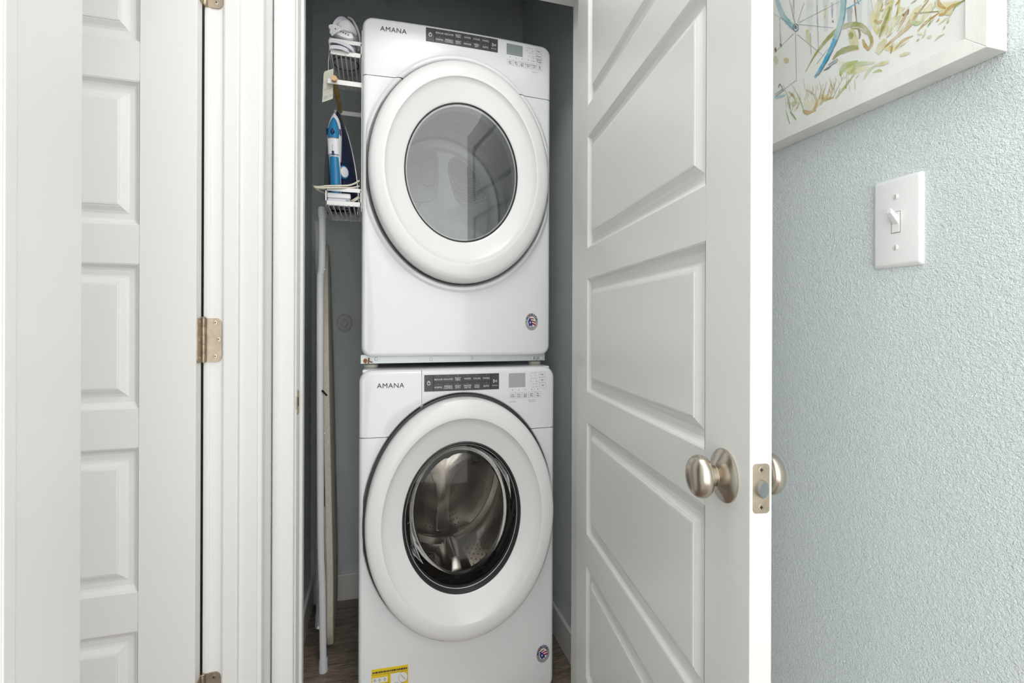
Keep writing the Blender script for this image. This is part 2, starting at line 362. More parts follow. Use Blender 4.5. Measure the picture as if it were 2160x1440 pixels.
# latch face on the free edge (local x = 0 plane, facing -x)
lz0, lz1 = 1.038 - 0.0325, 1.038 + 0.0325
L = rrect(0.0235, lz1 - lz0, 0.005, 5, TH * 0.50, kz)
lp = MB().loft([[(0.002, a, b) for a, b in L], [(-0.0006, a, b) for a, b in L]]).build('latch_plate', HINGEM, d1, world=True)
lp['label'] = 'nickel latch plate on the door edge'
def latch():
    m = MB(); n = 20; loops = []
    for x, top in ((0.002, 0), (-0.004, 0), (-0.0095, 1)):
        lo = []
        for k in range(n):
            q = 2 * math.pi * k / n; y = 0.0078 * math.cos(q); z = 0.0115 * math.sin(q)
            lo.append((x + (0.0045 if (top and y < 0) else 0) * (1 if y < 0 else 0), TH * 0.5 + y, kz + z))
        loops.append(lo)
    return m.loft(loops)
lt = latch().build('latch_bolt', ZINC, lp, True, 0, 2, True); lt['label'] = 'grey spring latch bolt'
for dz in (0.0245, -0.0245):
    s = MB().lathe([(0.0045, 0.0), (0.0045, -0.0009), (0.003, -0.0011)], (0, TH * 0.5, kz + dz), 'x', 16, 1, 1.15).build('screw', HINGEM, lp, world=True)
    B('screw_slot', -0.0014, -0.0009, TH * .5 - 0.0022, TH * .5 + 0.0022, kz + dz - 0.0007, kz + dz + 0.0007, STEELH, lp, 0, True)
    B('screw_slot', -0.0014, -0.0009, TH * .5 - 0.0007, TH * .5 + 0.0007, kz + dz - 0.0024, kz + dz + 0.0024, STEELH, lp, 0, True)
for z in (0.30, 1.16, 2.05):                  # hinges behind the closet door
    MB().lathe([(0.006, z - 0.05), (0.006, z + 0.05)], (DL + 0.004, 0.002, 0), 'z', 16).build('hinge_barrel', HINGEM, d1, True, 0, 2, True)

# bedroom door, opened square to the hall wall; hinge at the right end
DF = 1.196                                   # V of its seen face
uh = onV(424, 700, DF + 0.03).x
d2 = thing('door_2', 'white panelled bedroom door standing open beside the closet frame', None, (uh - 0.735, DF, 0), 0, kind='structure')
def dz(y): return onV(292, y, DF).z
hs2 = [(dz(1330) - 0.31, dz(1330.2)), (dz(1248.6), dz(943.2)), (dz(861.7), dz(555.9)), (dz(475.6), dz(170)), (dz(89.7), dz(89.7) + 0.31)]
s1w = uh - onV(292.5, 700, DF).x
hs2 = [(max(a, 0.1), b) for a, b in hs2]
door(d2, 0.735, 0.0315, hs2, HEAD - 0.006, 0.015, s1w, s1w, 0)
# hinges of the bedroom door: leaf on the jamb (faces the camera), leaf on the door edge, barrel between
def hinge(yt, yb):
    zt, zb = onV(450, yt, DV1).z, onV(450, yb, DV1).z
    h = zt - zb; u0, u1 = us(433), us(468.5); zc = (zt + zb) / 2
    m = MB(); r = 0.011; n = 6; out = [(u0, zb), ]
    out = [(u0, zb)] + [(u1 - r + r * math.sin(math.radians(q)), zb + r * 1.3 - r * 1.3 * math.cos(math.radians(q))) for q in range(0, 91, 15)] + \
          [(u1 - r + r * math.cos(math.radians(q)), zt - r * 1.3 + r * 1.3 * math.sin(math.radians(q))) for q in range(0, 91, 15)] + [(u0, zt)]
    m.loft([[(a, DV1 - 0.0030, b) for a, b in out], [(a, DV1 - 0.0005, b) for a, b in out]])
    lf = m.build('hinge_leaf', HINGEM, d2)
    lf['label'] = 'nickel hinge leaf on the jamb'
    for (px, fy) in ((0.62, 0.90), (0.82, 0.52), (0.62, 0.13)):
        cx, cz = u0 + (u1 - u0) * px, zb + h * fy
        MB().lathe([(0.0040, 0), (0.0040, -0.0010), (0.0026, -0.0012)], (cx, DV1 - 0.003, cz), 'y', 14, 1, 1.2).build('screw', NICKEL, lf)
        B('screw_slot', cx - 0.0018, cx + 0.0018, DV1 - 0.0046, DV1 - 0.0041, cz - 0.0006, cz + 0.0006, STEELH, lf)
        B('screw_slot', cx - 0.0006, cx + 0.0006, DV1 - 0.0046, DV1 - 0.0041, cz - 0.0022, cz + 0.0022, STEELH, lf)
    # leaf on the door edge (plane u = uh, facing +u)
    ve0, ve1 = DF + 0.002, DF + 0.0315; r = 0.007
    out = [(ve1, zb)] + [(ve0 + r - r * math.sin(math.radians(q)), zb + r * 1.3 - r * 1.3 * math.cos(math.radians(q))) for q in range(0, 91, 15)] + \
          [(ve0 + r - r * math.cos(math.radians(q)), zt - r * 1.3 + r * 1.3 * math.sin(math.radians(q))) for q in range(0, 91, 15)] + [(ve1, zt)]
    m = MB().loft([[(uh - 0.0005, a, b) for a, b in out], [(uh + 0.0020, a, b) for a, b in out]])
    l2 = m.build('hinge_leaf', HINGEM, d2)
    for fy in (0.90, 0.5, 0.10):
        MB().lathe([(0.0034, 0), (0.0034, 0.0009), (0.002, 0.0011)], (uh + 0.0018, (ve0 + ve1) / 2 - 0.004 * (fy == 0.5), zb + h * fy), 'x', 12, 1, 1.2).build('screw', NICKEL, l2)
    # barrel knuckles
    bu, bv = (uh + us(433)) / 2 + 0.002, DV1 - 0.008
    for k in range(5):
        z0, z1 = zb + h * k / 5 + 0.0006, zb + h * (k + 1) / 5 - 0.0006
        MB().lathe([(0.0040, z0), (0.0043, z0 + 0.001), (0.0043, z1 - 0.001), (0.0040, z1)], (bu, bv, 0), 'z', 16).build('knuckle', HINGEM, d2, True)
    MB().lathe([(0.0030, zb - 0.001), (0.0030, zt), (0.0048, zt + 0.0005), (0.0048, zt + 0.0022), (0.0030, zt + 0.0035)], (bu, bv, 0), 'z', 16).build('hinge_pin', HINGEM, d2, True)
hinge(671, 763); hinge(-74, 18); hinge(1416, 1510)

# ================================================================== stacked laundry machines
def ray_poly(c, q, poly):
    dx, dz = math.cos(q), math.sin(q); best = None
    for i in range(len(poly)):
        x1, z1 = poly[i]; x2, z2 = poly[(i + 1) % len(poly)]
        ex, ez = x2 - x1, z2 - z1; den = dx * ez - dz * ex
        if abs(den) < 1e-12: continue
        tt = ((x1 - c[0]) * ez - (z1 - c[1]) * ex) / den; ss = ((x1 - c[0]) * dz - (z1 - c[1]) * dx) / den
        if tt > 0 and -1e-9 <= ss <= 1 + 1e-9 and (best is None or tt < best): best = tt
    return (c[0] + dx * best, c[1] + dz * best)
def machine(P):
    root = thing(P['name'], P['label'], P['cat'], (P['uc'], P['vf'] + 0.35, P['z0']))
    uc, vf, w, zt, zb = P['uc'], P['vf'], P['w'], P['zt'], P['zb']
    dc, a, b = P['dc'], P['a'], P['b']; BUL = 0.011
    def surf(u, z=0): return vf - BUL * (1 - ((u - uc) / (w / 2)) ** 2)
    cz = (zt + zb) / 2; H = zt - zb; cr = P['cr']
    qs = [2 * math.pi * k / 120 for k in range(120)]
    for ins_ in (0, 0.008):
        for u_, z_ in rrect(w - 2 * ins_, H - 2 * ins_ * 1.15, cr - ins_, 8, uc, cz): qs.append(math.atan2(z_ - dc[1], u_ - dc[0]) % (2 * math.pi))
    qs = sorted(qs); qs = [q for i, q in enumerate(qs) if i == 0 or q - qs[i - 1] > 1e-4]
    def outline(ins):
        poly = rrect(w - 2 * ins, H - 2 * ins * 1.15, max(cr - ins, 0.004), 8, uc, cz)
        return [ray_poly(dc, q, poly) for q in qs]
    def ell(s): 
        lim = w / 2 - 0.0125
        return [(max(uc - lim, min(uc + lim, dc[0] + math.cos(q) * a * s)), dc[1] + math.sin(q) * b * s) for q in qs]
    # ellipse points must follow the same ray angles as the outline
    def ellr(s):
        lim = w / 2 - 0.0125; out = []
        for q in qs:
            r = s / math.sqrt((math.cos(q) / a) ** 2 + (math.sin(q) / b) ** 2)
            out.append((max(uc - lim, min(uc + lim, dc[0] + math.cos(q) * r)), dc[1] + math.sin(q) * r))
        return out
    loops = []
    o0 = outline(0); VB = P['vb']
    loops.append([(u, VB, z) for u, z in o0])
    loops.append([(u, surf(u) + 0.016, z) for u, z in o0])
    fr = 0.012
    for k in range(1, 6):
        ph = math.radians(90 * k / 5); ins = fr * (1 - math.cos(ph)); oo = outline(ins)
        loops.append([(u, surf(u) + 0.016 - 0.016 * math.sin(ph), z) for u, z in oo])
    oi = outline(fr); er = ellr(P['ring'])
    for tt in (0.25, 0.5, 0.75, 1.0):
        loops.append([(p[0] + (e[0] - p[0]) * tt, surf(p[0] + (e[0] - p[0]) * tt), p[1] + (e[1] - p[1]) * tt) for p, e in zip(oi, er)])
    for s, d in P['lip'] + [(0.96, 0.034), (0.70, 0.034), (0.69, 0.05)]:
        loops.append([(u, surf(u) + d, z) for u, z in ellr(s)])
    full = MB().loft(loops, True, False)
    def cut(name, m, planes, mats):
        me = bpy.data.meshes.new(name); off = parent_loc(root)
        me.from_pydata([(p[0] - off.x, p[1] - off.y, p[2] - off.z) for p in full.v], [], full.f)
        bm = bmesh.new(); bm.from_mesh(me); bmesh.ops.recalc_face_normals(bm, faces=bm.faces)
        for co, no in planes:
            bmesh.ops.bisect_plane(bm, geom=bm.verts[:] + bm.edges[:] + bm.faces[:], plane_co=Vector(co) - off, plane_no=no, clear_outer=True)
        bm.to_mesh(me); bm.free()
        return link(name, me, m, root, True)
    seam = P['seam']; g = 0.0011
    cut('cabinet_shell', ENAMEL, [((0, 0, seam - g), (0, 0, 1))], None)
    if P.get('drawer_u'):
        du = P['drawer_u']
        cut('control_console', CONSM, [((0, 0, seam + g), (0, 0, -1)), ((du + g * 0.6, 0, 0), (-1, 0, 0))], None)
        cut('detergent_drawer', ENAMEL, [((0, 0, seam + g), (0, 0, -1)), ((du - g * 0.6, 0, 0), (1, 0, 0))], None)
    else:
        cut('control_console', CONSM, [((0, 0, seam + g), (0, 0, -1))], None)
    # dark liner right behind the seams so that they read as thin joints
    lim = w / 2 - 0.010
    for sg in (-1, 1):
        pts = []
        ee = math.sqrt(max(0, 1 - ((seam - dc[1]) / (b * 1.05)) ** 2)) * a * 1.05
        x0, x1 = (uc - w / 2 + 0.014, dc[0] - ee) if sg < 0 else (dc[0] + ee, uc + w / 2 - 0.014)
        B('joint_liner', x0, x1, surf((x0 + x1) / 2) + 0.0035, surf((x0 + x1) / 2) + 0.012, seam - 0.004, seam + 0.004, INKG, root)
    if P.get('drawer_u'): B('joint_liner', P['drawer_u'] - 0.004, P['drawer_u'] + 0.004, surf(P['drawer_u']) + 0.002, surf(P['drawer_u']) + 0.010, seam, zt - 0.02, INKG, root)
    # dark seal between door and cabinet
    MB().lathe([(0.94, surf(dc[0]) + 0.024), (1.0, surf(dc[0]) + 0.024), (P['seal'], surf(dc[0]) + 0.012), (P['seal'], surf(dc[0]) - 0.002), (0.99, surf(dc[0]) - 0.004), (0.94, surf(dc[0]) + 0.0)], (dc[0], 0, dc[1]), 'y', 96, a, b, False, False).build('door_seal', RUBBER, root, True)
    # door ring
    dv = surf(dc[0]) - P['proud']
    pr = P['prof']
    dr = MB().lathe([(r, dv + h) for r, h in pr], (dc[0], 0, dc[1]), 'y', 128, a, b, False, False).build('door', PLASW, root, True)
    dr['label'] = P['door_label']
    # ---------------- flat print on the front
    def flat(m, poly, d=0.0007): m.add([(u, surf(u) - d, z) for u, z in poly], [tuple(range(len(poly)))])
    def words(m, txt, u, z, h, xs=1.0, d=0.0010, slope=0):
        vs, fs = text_geo(txt, h); m.add([(u + v.x * xs, surf(u + v.x * xs) - d, z + v.y * VS + v.x * slope) for v in vs], fs)
    def fz(x, y): p = onV(x, y, vf - 0.006); return p.x, p.z
    def rect(m, u0, u1, z0, z1, d=0.0007, n=6):
        for k in range(n):
            ua, ub = u0 + (u1 - u0) * k / n, u0 + (u1 - u0) * (k + 1) / n
            flat(m, [(ua, z0), (ub, z0), (ub, z1), (ua, z1)], d)
    def frame(m, u0, u1, z0, z1, t=0.0005, d=0.0008):
        rect(m, u0, u1, z1 - t, z1, d, 2); rect(m, u0, u1, z0, z0 + t, d, 2); rect(m, u0, u0 + t, z0, z1, d, 1); rect(m, u1 - t, u1, z0, z1, d, 1)
    def slab(name, mt, u0, u1, z0, z1, th, parent, n=8, d=0.0):
        m = MB()
        us_ = [u0 + (u1 - u0) * k / n for k in range(n + 1)]
        loops = [[(u, surf(u) - d - th, z0), (u, surf(u) - d - th, z1), (u, surf(u) - d + 0.004, z1), (u, surf(u) - d + 0.004, z0)] for u in us_]
        return m.loft(loops).build(name, mt, parent, False, 0.0006)
    # brand
    m = MB(); u, z = fz(*P['brand']); 
    gap = P['brand_w'] / 5
    for i, ch in enumerate('AMANA'): words(m, ch, u + (i - 2) * gap, z, 0.0175, 1.25)
    bo = m.build('brand_lettering', INKB, root); bo['label'] = 'black AMANA lettering'
    # control strip
    (ua, za), (ub, zb2), (uc_, zc_), (ud, zd) = [fz(*p) for p in P['strip']]
    u0, u1 = (ua + uc_) / 2, (ub + ud) / 2; z1_, z0_ = (za + zb2) / 2, (zc_ + zd) / 2
    st = slab('control_strip', CTRL, u0, u1, z0_, z1_, 0.0012, root); st['label'] = 'charcoal strip of cycle buttons with white lettering'
    wd, hh = u1 - u0, z1_ - z0_
    m = MB(); e0, e1 = u0 + wd * 0.118, u0 + wd * 0.885
    rect(m, e0 - 0.0010, e0 + 0.0012, z0_, z1_, 0.0015, 1); rect(m, e1 - 0.0010, e1 + 0.0012, z0_, z1_, 0.0015, 1)
    rect(m, e0, e1, (z0_ + z1_) / 2 - 0.0006, (z0_ + z1_) / 2 + 0.0006, 0.0015, 8)
    cw = (e1 - e0) / 6
    for k in range(1, 6): rect(m, e0 + cw * k - 0.0003, e0 + cw * k + 0.0003, z0_ + hh * 0.02, z1_ - hh * 0.02, 0.0014, 1)
    m.build('button_grooves', CTRLD, st)
    m = MB(); ts = 0.0061
    for r_, names in enumerate(P['cycles']):
        zc2 = z1_ - hh * (0.29 if r_ == 0 else 0.77)
        for k, nm in enumerate(names):
            words(m, nm, e0 + cw * (k + 0.5), zc2, ts, 0.98, 0.0016)
            q = (e0 + cw * (k + 0.5), z1_ - hh * (0.09 if r_ == 0 else 0.56)); rect(m, q[0] - 0.0005, q[0] + 0.0005, q[1] - 0.0006, q[1] + 0.0006, 0.0016, 1)
    pc = (u0 + wd * 0.057, (z0_ + z1_) / 2); rr = 0.0052
    ring = []
    for k in range(24):
        if k in (5, 6): continue
        q0, q1 = 2 * math.pi * k / 24, 2 * math.pi * (k + 1) / 24
        flat(m, [(pc[0] + rr * math.cos(q0), pc[1] + rr * VS * math.sin(q0)), (pc[0] + rr * math.cos(q1), pc[1] + rr * VS * math.sin(q1)), (pc[0] + (rr - .0015) * math.cos(q1), pc[1] + (rr - .0015) * VS * math.sin(q1)), (pc[0] + (rr - .0015) * math.cos(q0), pc[1] + (rr - .0015) * VS * math.sin(q0))], 0.0016)
    rect(m, pc[0] - 0.0007, pc[0] + 0.0007, pc[1] + 0.001, pc[1] + 0.0075, 0.0016, 1)
    pc = (u0 + wd * 0.942, (z0_ + z1_) / 2 + hh * 0.02); q = 0.0052
    tri = [(pc[0] - q * 1.1, pc[1] + q * 1.2), (pc[0] + q * 0.5, pc[1]), (pc[0] - q * 1.1, pc[1] - q * 1.2)]
    ti = [(pc[0] - q * 0.85, pc[1] + q * 0.7), (pc[0] + q * 0.08, pc[1]), (pc[0] - q * 0.85, pc[1] - q * 0.7)]
    for k in range(3): flat(m, [tri[k], tri[(k + 1) % 3], ti[(k + 1) % 3], ti[k]], 0.0016)
    for dx in (0.8, 1.2): rect(m, pc[0] + q * dx - 0.0005, pc[0] + q * dx + 0.0005, pc[1] - q * 0.7, pc[1] + q * 0.7, 0.0016, 1)
    words(m, 'Hold to Start', u0 + wd * 0.942, z0_ + hh * 0.24, 0.0040, 0.85, 0.0016)
    m.build('button_lettering', INKW, st)
    # display
    (ua, za), (ub, zb2), (uc_, zc_), (ud, zd) = [fz(*p) for p in P['lcd']]
    slab('display', P['lcdm'], (ua + uc_) / 2, (ub + ud) / 2, (zc_ + zd) / 2, (za + zb2) / 2, 0.0006, root)
    # option buttons
    m = MB(); mg = MB()
    (ra, rz), (rb, rz2) = fz(*P['opt'][0]), fz(*P['opt'][1]); ztop = (rz + rz2) / 2; n = len(P['opts']); cw = (rb - ra) / n; hh = P['opth']
    for k, nm in enumerate(P['opts']):
        frame(mg, ra + cw * k, ra + cw * (k + 1), ztop - hh, ztop)
        words(m, nm, ra + cw * (k + 0.5), ztop - hh * 0.5, 0.0066 if 'Damp' not in nm else 0.0058, 0.78)
        rect(m, ra + cw * (k + .5) - 0.0008, ra + cw * (k + .5) + 0.0008, ztop + 0.007, ztop + 0.010, 0.0008, 1)
    for k, (nm, (x, y), nd, hint) in enumerate(P['side']):
        u, z = fz(x, y); frame(mg, u, u + 0.0235, z - 0.0175, z); words(m, nm, u + 0.0118, z - 0.0088, 0.0066, 0.8)
        for i in range(nd): rect(m, u - 0.0105 - i * 0.0065, u - 0.0090 - i * 0.0065, z - 0.0042, z - 0.0022, 0.0008, 1)
        words(mg, hint[0], u - 0.0098 - (nd - 1) * 0.0065, z - 0.0125, 0.0046, 0.8); words(mg, hint[1], u - 0.0100, z - 0.0125, 0.0046, 0.8)
    for (txt, x, y, hgt) in P['notes']:
        u, z = fz(x, y); words(mg, txt, u, z, hgt, 0.85)
    m.build('option_lettering', INKB, root); mg.build('option_frames', INKG, root)
    # round emblem sticker
    su, sz = fz(*P['sticker']); rx_, rz_ = 0.0235, 0.0295
    def disc(m, rad, d, n=36): 
        flat(m, [(su + rad * rx_ * math.cos(2 * math.pi * k / n), sz + rad * rz_ * math.sin(2 * math.pi * k / n)) for k in range(n)], d)
    m = MB(); disc(m, 1, 0.0006); sk = m.build('emblem_sticker', SILVER, root); sk['label'] = 'round silver AMERICA sticker with a flag map'
    m = MB(); disc(m, 0.60, 0.0008); m.build('emblem_ground', PAPERW, sk)
    tw = P['tilt']
    def rot(p):
        c, s = math.cos(tw), math.sin(tw); return (su + (p[0] * c - p[1] * s) * rx_, sz + (p[0] * s + p[1] * c) * rz_)
    m = MB(); mr = MB()
    for i, ch in enumerate('AMERICA'):
        q = math.radians(150 - i * 21.5); vs, fs = text_geo(ch, 0.42, 0.0 if ch == 'M' else 0.025); tgt = mr if ch == 'E' else m
        tgt.add([((lambda p: (p[0], surf(p[0]) - 0.0009, p[1]))(rot((0.78 * math.cos(q) + v.x * math.sin(q) * 1.15 + v.y * math.cos(q), 0.78 * math.sin(q) - v.x * math.cos(q) * 1.15 + v.y * math.sin(q))))) for v in vs], fs)
    blob = [(-0.55, 0.05), (-0.32, 0.5), (-0.1, 0.25), (0.0, 0.05), (0.1, -0.1), (0.12, -0.45), (-0.1, -0.5), (-0.2, -0.42), (-0.3, -0.55), (-0.45, -0.3)]
    m.add([(lambda p: (p[0], surf(p[0]) - 0.0010, p[1]))(rot(p)) for p in blob], [tuple(range(len(blob)))])
    for q in (172, 8):
        c = (0.80 * math.cos(math.radians(q)), 0.80 * math.sin(math.radians(q)) - 0.1)
        m.add([(lambda p: (p[0], surf(p[0]) - 0.0010, p[1]))(rot((c[0] + 0.06 * math.cos(k * 1.2566), c[1] + 0.06 * math.sin(k * 1.2566)))) for k in range(5)], [(0, 1, 2, 3, 4)])
    m.add([(lambda p: (p[0], surf(p[0]) - 0.0010, p[1]))(rot(p)) for p in [(0.02, -0.5), (0.12, -0.5), (0.12, -0.68), (0.02, -0.68)]], [(0, 1, 2, 3)])
    m.build('emblem_lettering', NAVYI, sk)
    for k, (y0, y1) in enumerate(((0.30, 0.44), (0.02, 0.18), (-0.30, -0.10))):
        xs_ = [(-0.2 if k == 0 else -0.02) + (0.55 + (0.1 if k else 0)) * i / 6 for i in range(7)]
        up = [(x, y1 - 0.35 * (x + 0.1) * abs(x) - 0.05 * x) for x in xs_]; dn = [(x, y0 - 0.35 * (x + 0.1) * abs(x) - 0.05 * x) for x in reversed(xs_)]
        mr.add([(lambda p: (p[0], surf(p[0]) - 0.0009, p[1]))(rot(p)) for p in up + dn], [tuple(range(14))])
    mr.build('emblem_stripes', RED, sk)
    mw = MB(); stq = [(0.15 * (1 if k % 2 == 0 else 0.42) * math.cos(math.pi / 2 + k * math.pi / 5) - 0.22, 0.15 * (1 if k % 2 == 0 else 0.42) * math.sin(math.pi / 2 + k * math.pi / 5) - 0.08) for k in range(10)]
    mw.add([(lambda p: (p[0], surf(p[0]) - 0.0012, p[1]))(rot(p)) for p in stq], [tuple(range(10))]); mw.build('emblem_star', PAPERW, sk)
    mg = MB()
    for rad, q0, q1 in ((0.72, 212, 328), (0.80, 215, 325), (0.88, 225, 315)):
        for q in range(q0, q1, 7):
            pts = [(rad * math.cos(math.radians(x)), rad * math.sin(math.radians(x))) for x in (q, q + 5)] + [((rad + 0.045) * math.cos(math.radians(x)), (rad + 0.045) * math.sin(math.radians(x))) for x in (q + 5, q)]
            mg.add([(lambda p: (p[0], surf(p[0]) - 0.0009, p[1]))(rot(p)) for p in pts], [(0, 1, 2, 3)])
    mg.build('emblem_small_print', INKG, sk)
    return root, surf, dv, fz, flat, rect, slab

CYC0 = ['REGULAR', 'DELICATES', 'BULKY\nITEMS', 'WHITES', 'COLORS', 'TOWELS']
door_prof_d = [(0.60, 0.070), (0.985, 0.070), (1.0, 0.060), (1.0, 0.040), (0.995, 0.022), (0.982, 0.011), (0.955, 0.004), (0.915, 0.0005), (0.86, -0.002), (0.836, -0.0025), (0.828, -0.0015), (0.822, 0.002), (0.78, 0.0085), (0.72, 0.0165), (0.650, 0.0235), (0.634, 0.0252), (0.627, 0.027), (0.622, 0.030), (0.60, 0.032), (0.60, 0.070)]
DRY = dict(name='dryer', label='white front load dryer stacked on top of the washer', cat='dryer', uc=0.2635, vf=1.55, w=0.626, z0=1.115, zb=1.1457, zt=2.2155, vb=2.235, cr=0.032,
           dc=(0.2635, 1.7425), a=0.2955, b=0.360, seam=2.029, seal=1.004, ring=1.084, lip=[(1.074, -0.0012), (1.062, -0.0045), (1.048, -0.0060), (1.034, -0.0042), (1.022, 0.0020), (1.012, 0.014)], proud=0.041, prof=door_prof_d, door_label='round white dryer door with a grey glass window',
           brand=(830, 64), brand_w=0.083, strip=[(897, 59), (1049, 84.5), (899.5, 87.5), (1050, 113)], lcd=[(1067.5, 91), (1102, 98), (1069, 114), (1103, 121.5)], lcdm=LCDA,
           cycles=[CYC0, ['NORMAL', 'WRINKLE\nCONTROL', 'HEAVY\nDUTY', 'SANITIZE', 'TIMED\nDRY', 'QUICK']],
           opt=[(1069, 122.5), (1145.5, 140)], opth=0.0185, opts=['Less\nTime', 'More\nTime', 'Cycle\nSignal', 'Damp Dry\nSignal', 'Control\nLock', 'Eco\nDry'],
           side=[('Temp', (1129, 101.5), 4, ('Low', 'High')), ('Dryness', (1130, 112), 3, ('Less', 'More')), ('Wrinkle\nPrevent', (1131, 122), 2, ('Off', 'On'))],
           notes=[('Hold 3 sec', 1128, 152, 0.005)], sticker=(1121.5, 678.5), tilt=0.0)
dryer, dsurf, ddv, dfz, dflat, drect, dslab = machine(DRY)
door_prof_w = [(0.60, 0.080), (0.985, 0.080), (1.0, 0.070), (1.0, 0.040), (0.997, 0.020), (0.988, 0.009), (0.965, 0.003), (0.93, -0.0005), (0.885, -0.0025), (0.848, -0.003), (0.838, -0.002), (0.832, 0.002), (0.78, 0.011), (0.70, 0.022), (0.645, 0.028), (0.632, 0.030), (0.624, 0.033), (0.618, 0.040), (0.60, 0.042), (0.60, 0.080)]
WUC, WVF = 0.2605, 1.50
WAS = dict(name='washer', label='white front load washer on the floor under the dryer', cat='washer', uc=WUC, vf=WVF, w=0.629, z0=0.0, zb=0.022, zt=1.1085, vb=2.20, cr=0.036,
           dc=(0.2605, 0.6440), a=0.297, b=0.378, seam=0.9055, seal=1.022, ring=1.044, lip=[(1.037, 0.0012), (1.031, 0.004), (1.028, 0.012), (1.026, 0.026)], proud=0.046, prof=door_prof_w, door_label='round white washer door with a dark glass bowl',
           brand=(824, 813.5), brand_w=0.083, strip=[(894, 791), (1051, 786), (895.5, 826), (1053, 819.5)], lcd=[(1072, 787), (1107, 786), (1073.5, 817), (1109, 815.5)], lcdm=LCDB,
           cycles=[CYC0, ['NORMAL', 'WRINKLE\nCONTROL', 'HEAVY\nDUTY', 'SANITIZE\nwith Oxi', 'COLD\nWASH', 'QUICK']], drawer_u=onV(889.5, 830, 1.492).x,
           opt=[(1073.5, 828), (1141.5, 825.5)], opth=0.0190, opts=['Clean\nWasher', 'Drain\n& Spin', 'Cycle\nSignal', 'Extra\nRinse', 'Pre\nSoak'],
           side=[('Temp', (1136.5, 784), 4, ('Cold', 'Hot')), ('Spin', (1137.5, 795.5), 4, ('Off', 'High')), ('Soil', (1138.5, 807), 3, ('Light', 'Heavy'))],
           notes=[('with affresh', 1081, 846.5, 0.0058), ('Hold 3 sec for\nControl Lock', 1122, 844.5, 0.005)], sticker=(1146, 1379.5), tilt=0.42)
washer, wsurf, wdv, wfz, wflat, wrect, wslab = machine(WAS)

# ---- dryer: window, drum, feet
uc, zc = DRY['dc']; a, b = DRY['a'], DRY['b']
MB().lathe([(0.002, ddv + 0.0250), (0.30, ddv + 0.0254), (0.615, ddv + 0.0275)], (uc, 0, zc), 'y', 96, a, b, True, False).build('window_glass', GLASSD, dryer, True)
MB().lathe([(0.628, ddv + 0.0262), (0.619, ddv + 0.0255), (0.613, ddv + 0.029), (0.628, ddv + 0.031)], (uc, 0, zc), 'y', 96, a, b, False, False).build('window_trim', SEAMD, dryer, True)
DB = 2.10
MB().lathe([(0.205, 1.585), (0.235, 1.615), (0.285, 1.66), (0.288, DB - 0.035), (0.270, DB - 0.012)], (uc, 0, zc), 'y', 96, 1, VS, False, False).build('drum', DRUM, dryer, True)
MB().lathe([(0.2715, DB - 0.0125), (0.2560, DB - 0.0125), (0.2560, DB), (0.272, DB)], (uc, 0, zc), 'y', 96, 1, VS, False, False).build('drum_gap', DRUMD, dryer, True)
MB().lathe([(0.2600, DB - 0.006), (0.2600, DB - 0.0165), (0.256, DB - 0.019), (0.235, DB - 0.014), (0.225, DB - 0.006), (0.215, DB + 0.002), (0.002, DB + 0.002)], (uc, 0, zc), 'y', 96, 1, VS, False, True).build('drum_back', DRUM, dryer, True)
def px_poly(pts, V): return [(onV(x, y, V).x, onV(x, y, V).z) for x, y in pts]
def smooth_poly(poly, it=2):
    for _ in range(it):
        out = []
        for i in range(len(poly)):
            p, q = poly[i], poly[(i + 1) % len(poly)]
            out += [(p[0] * .78 + q[0] * .22, p[1] * .78 + q[1] * .22), (p[0] * .22 + q[0] * .78, p[1] * .22 + q[1] * .78)]
        poly = out
    return poly
def inset(poly, d):
    cx = sum(p[0] for p in poly) / len(poly); cz = sum(p[1] for p in poly) / len(poly); out = []
    for p in poly:
        l = math.hypot(p[0] - cx, p[1] - cz); k = (l - d) / l; out.append((cx + (p[0] - cx) * k, cz + (p[1] - cz) * k))
    return out
vent = smooth_poly(px_poly([(938, 336), (980, 327), (1012, 366), (1031, 415), (1022, 425), (963, 440)], DB))
m = MB(); V0 = DB + 0.002
m.loft([[(u, V0, z) for u, z in vent], [(u, V0 - 0.006, z) for u, z in inset(vent, 0.003)], [(u, V0 - 0.006, z) for u, z in inset(vent, 0.006)], [(u, V0 - 0.002, z) for u, z in inset(vent, 0.009)]], False, True)
vo = m.build('air_vent', DRUM, dryer, True); vo['label'] = 'perforated air vent in the drum back'
vin = inset(vent, 0.013)
def inside(p, poly):
    c = False; j = len(poly) - 1
    for i in range(len(poly)):
        xi, zi = poly[i]; xj, zj = poly[j]
        if (zi > p[1]) != (zj > p[1]) and p[0] < (xj - xi) * (p[1] - zi) / (zj - zi) + xi: c = not c
        j = i
    return c
m = MB(); st = 0.0078; r0 = 0; z = 1.5
while z < 2.2:
    u = 0.2 + (st / 2 if r0 % 2 else 0)
    while u < 0.7:
        if inside((u, z), vin): m.add([(u + 0.0028 * math.cos(k * math.pi / 3), V0 - 0.0025, z + 0.0030 * math.sin(k * math.pi / 3)) for k in range(6)], [(0, 1, 2, 3, 4, 5)])
        u += st
    z += st * 0.98; r0 += 1
ho = m.build('vent_holes', mat('vent_hole_dark', (0.10, 0.085, 0.07), 0.8), vo); ho['kind'] = 'stuff'
pan = smooth_poly(px_poly([(886.5, 318), (920, 320), (920, 396), (886, 393)], DB))
MB().loft([[(u, V0, z) for u, z in pan], [(u, V0 - 0.010, z) for u, z in inset(pan, 0.002)], [(u, V0 - 0.010, z) for u, z in inset(pan, 0.004)], [(u, V0 - 0.004, z) for u, z in inset(pan, 0.006)]], False, True).build('drum_emboss', DRUM, dryer, True)
pan = smooth_poly(px_poly([(846, 318), (880, 308), (925, 312), (926, 400), (915, 425), (880, 428), (846, 415)], DB))
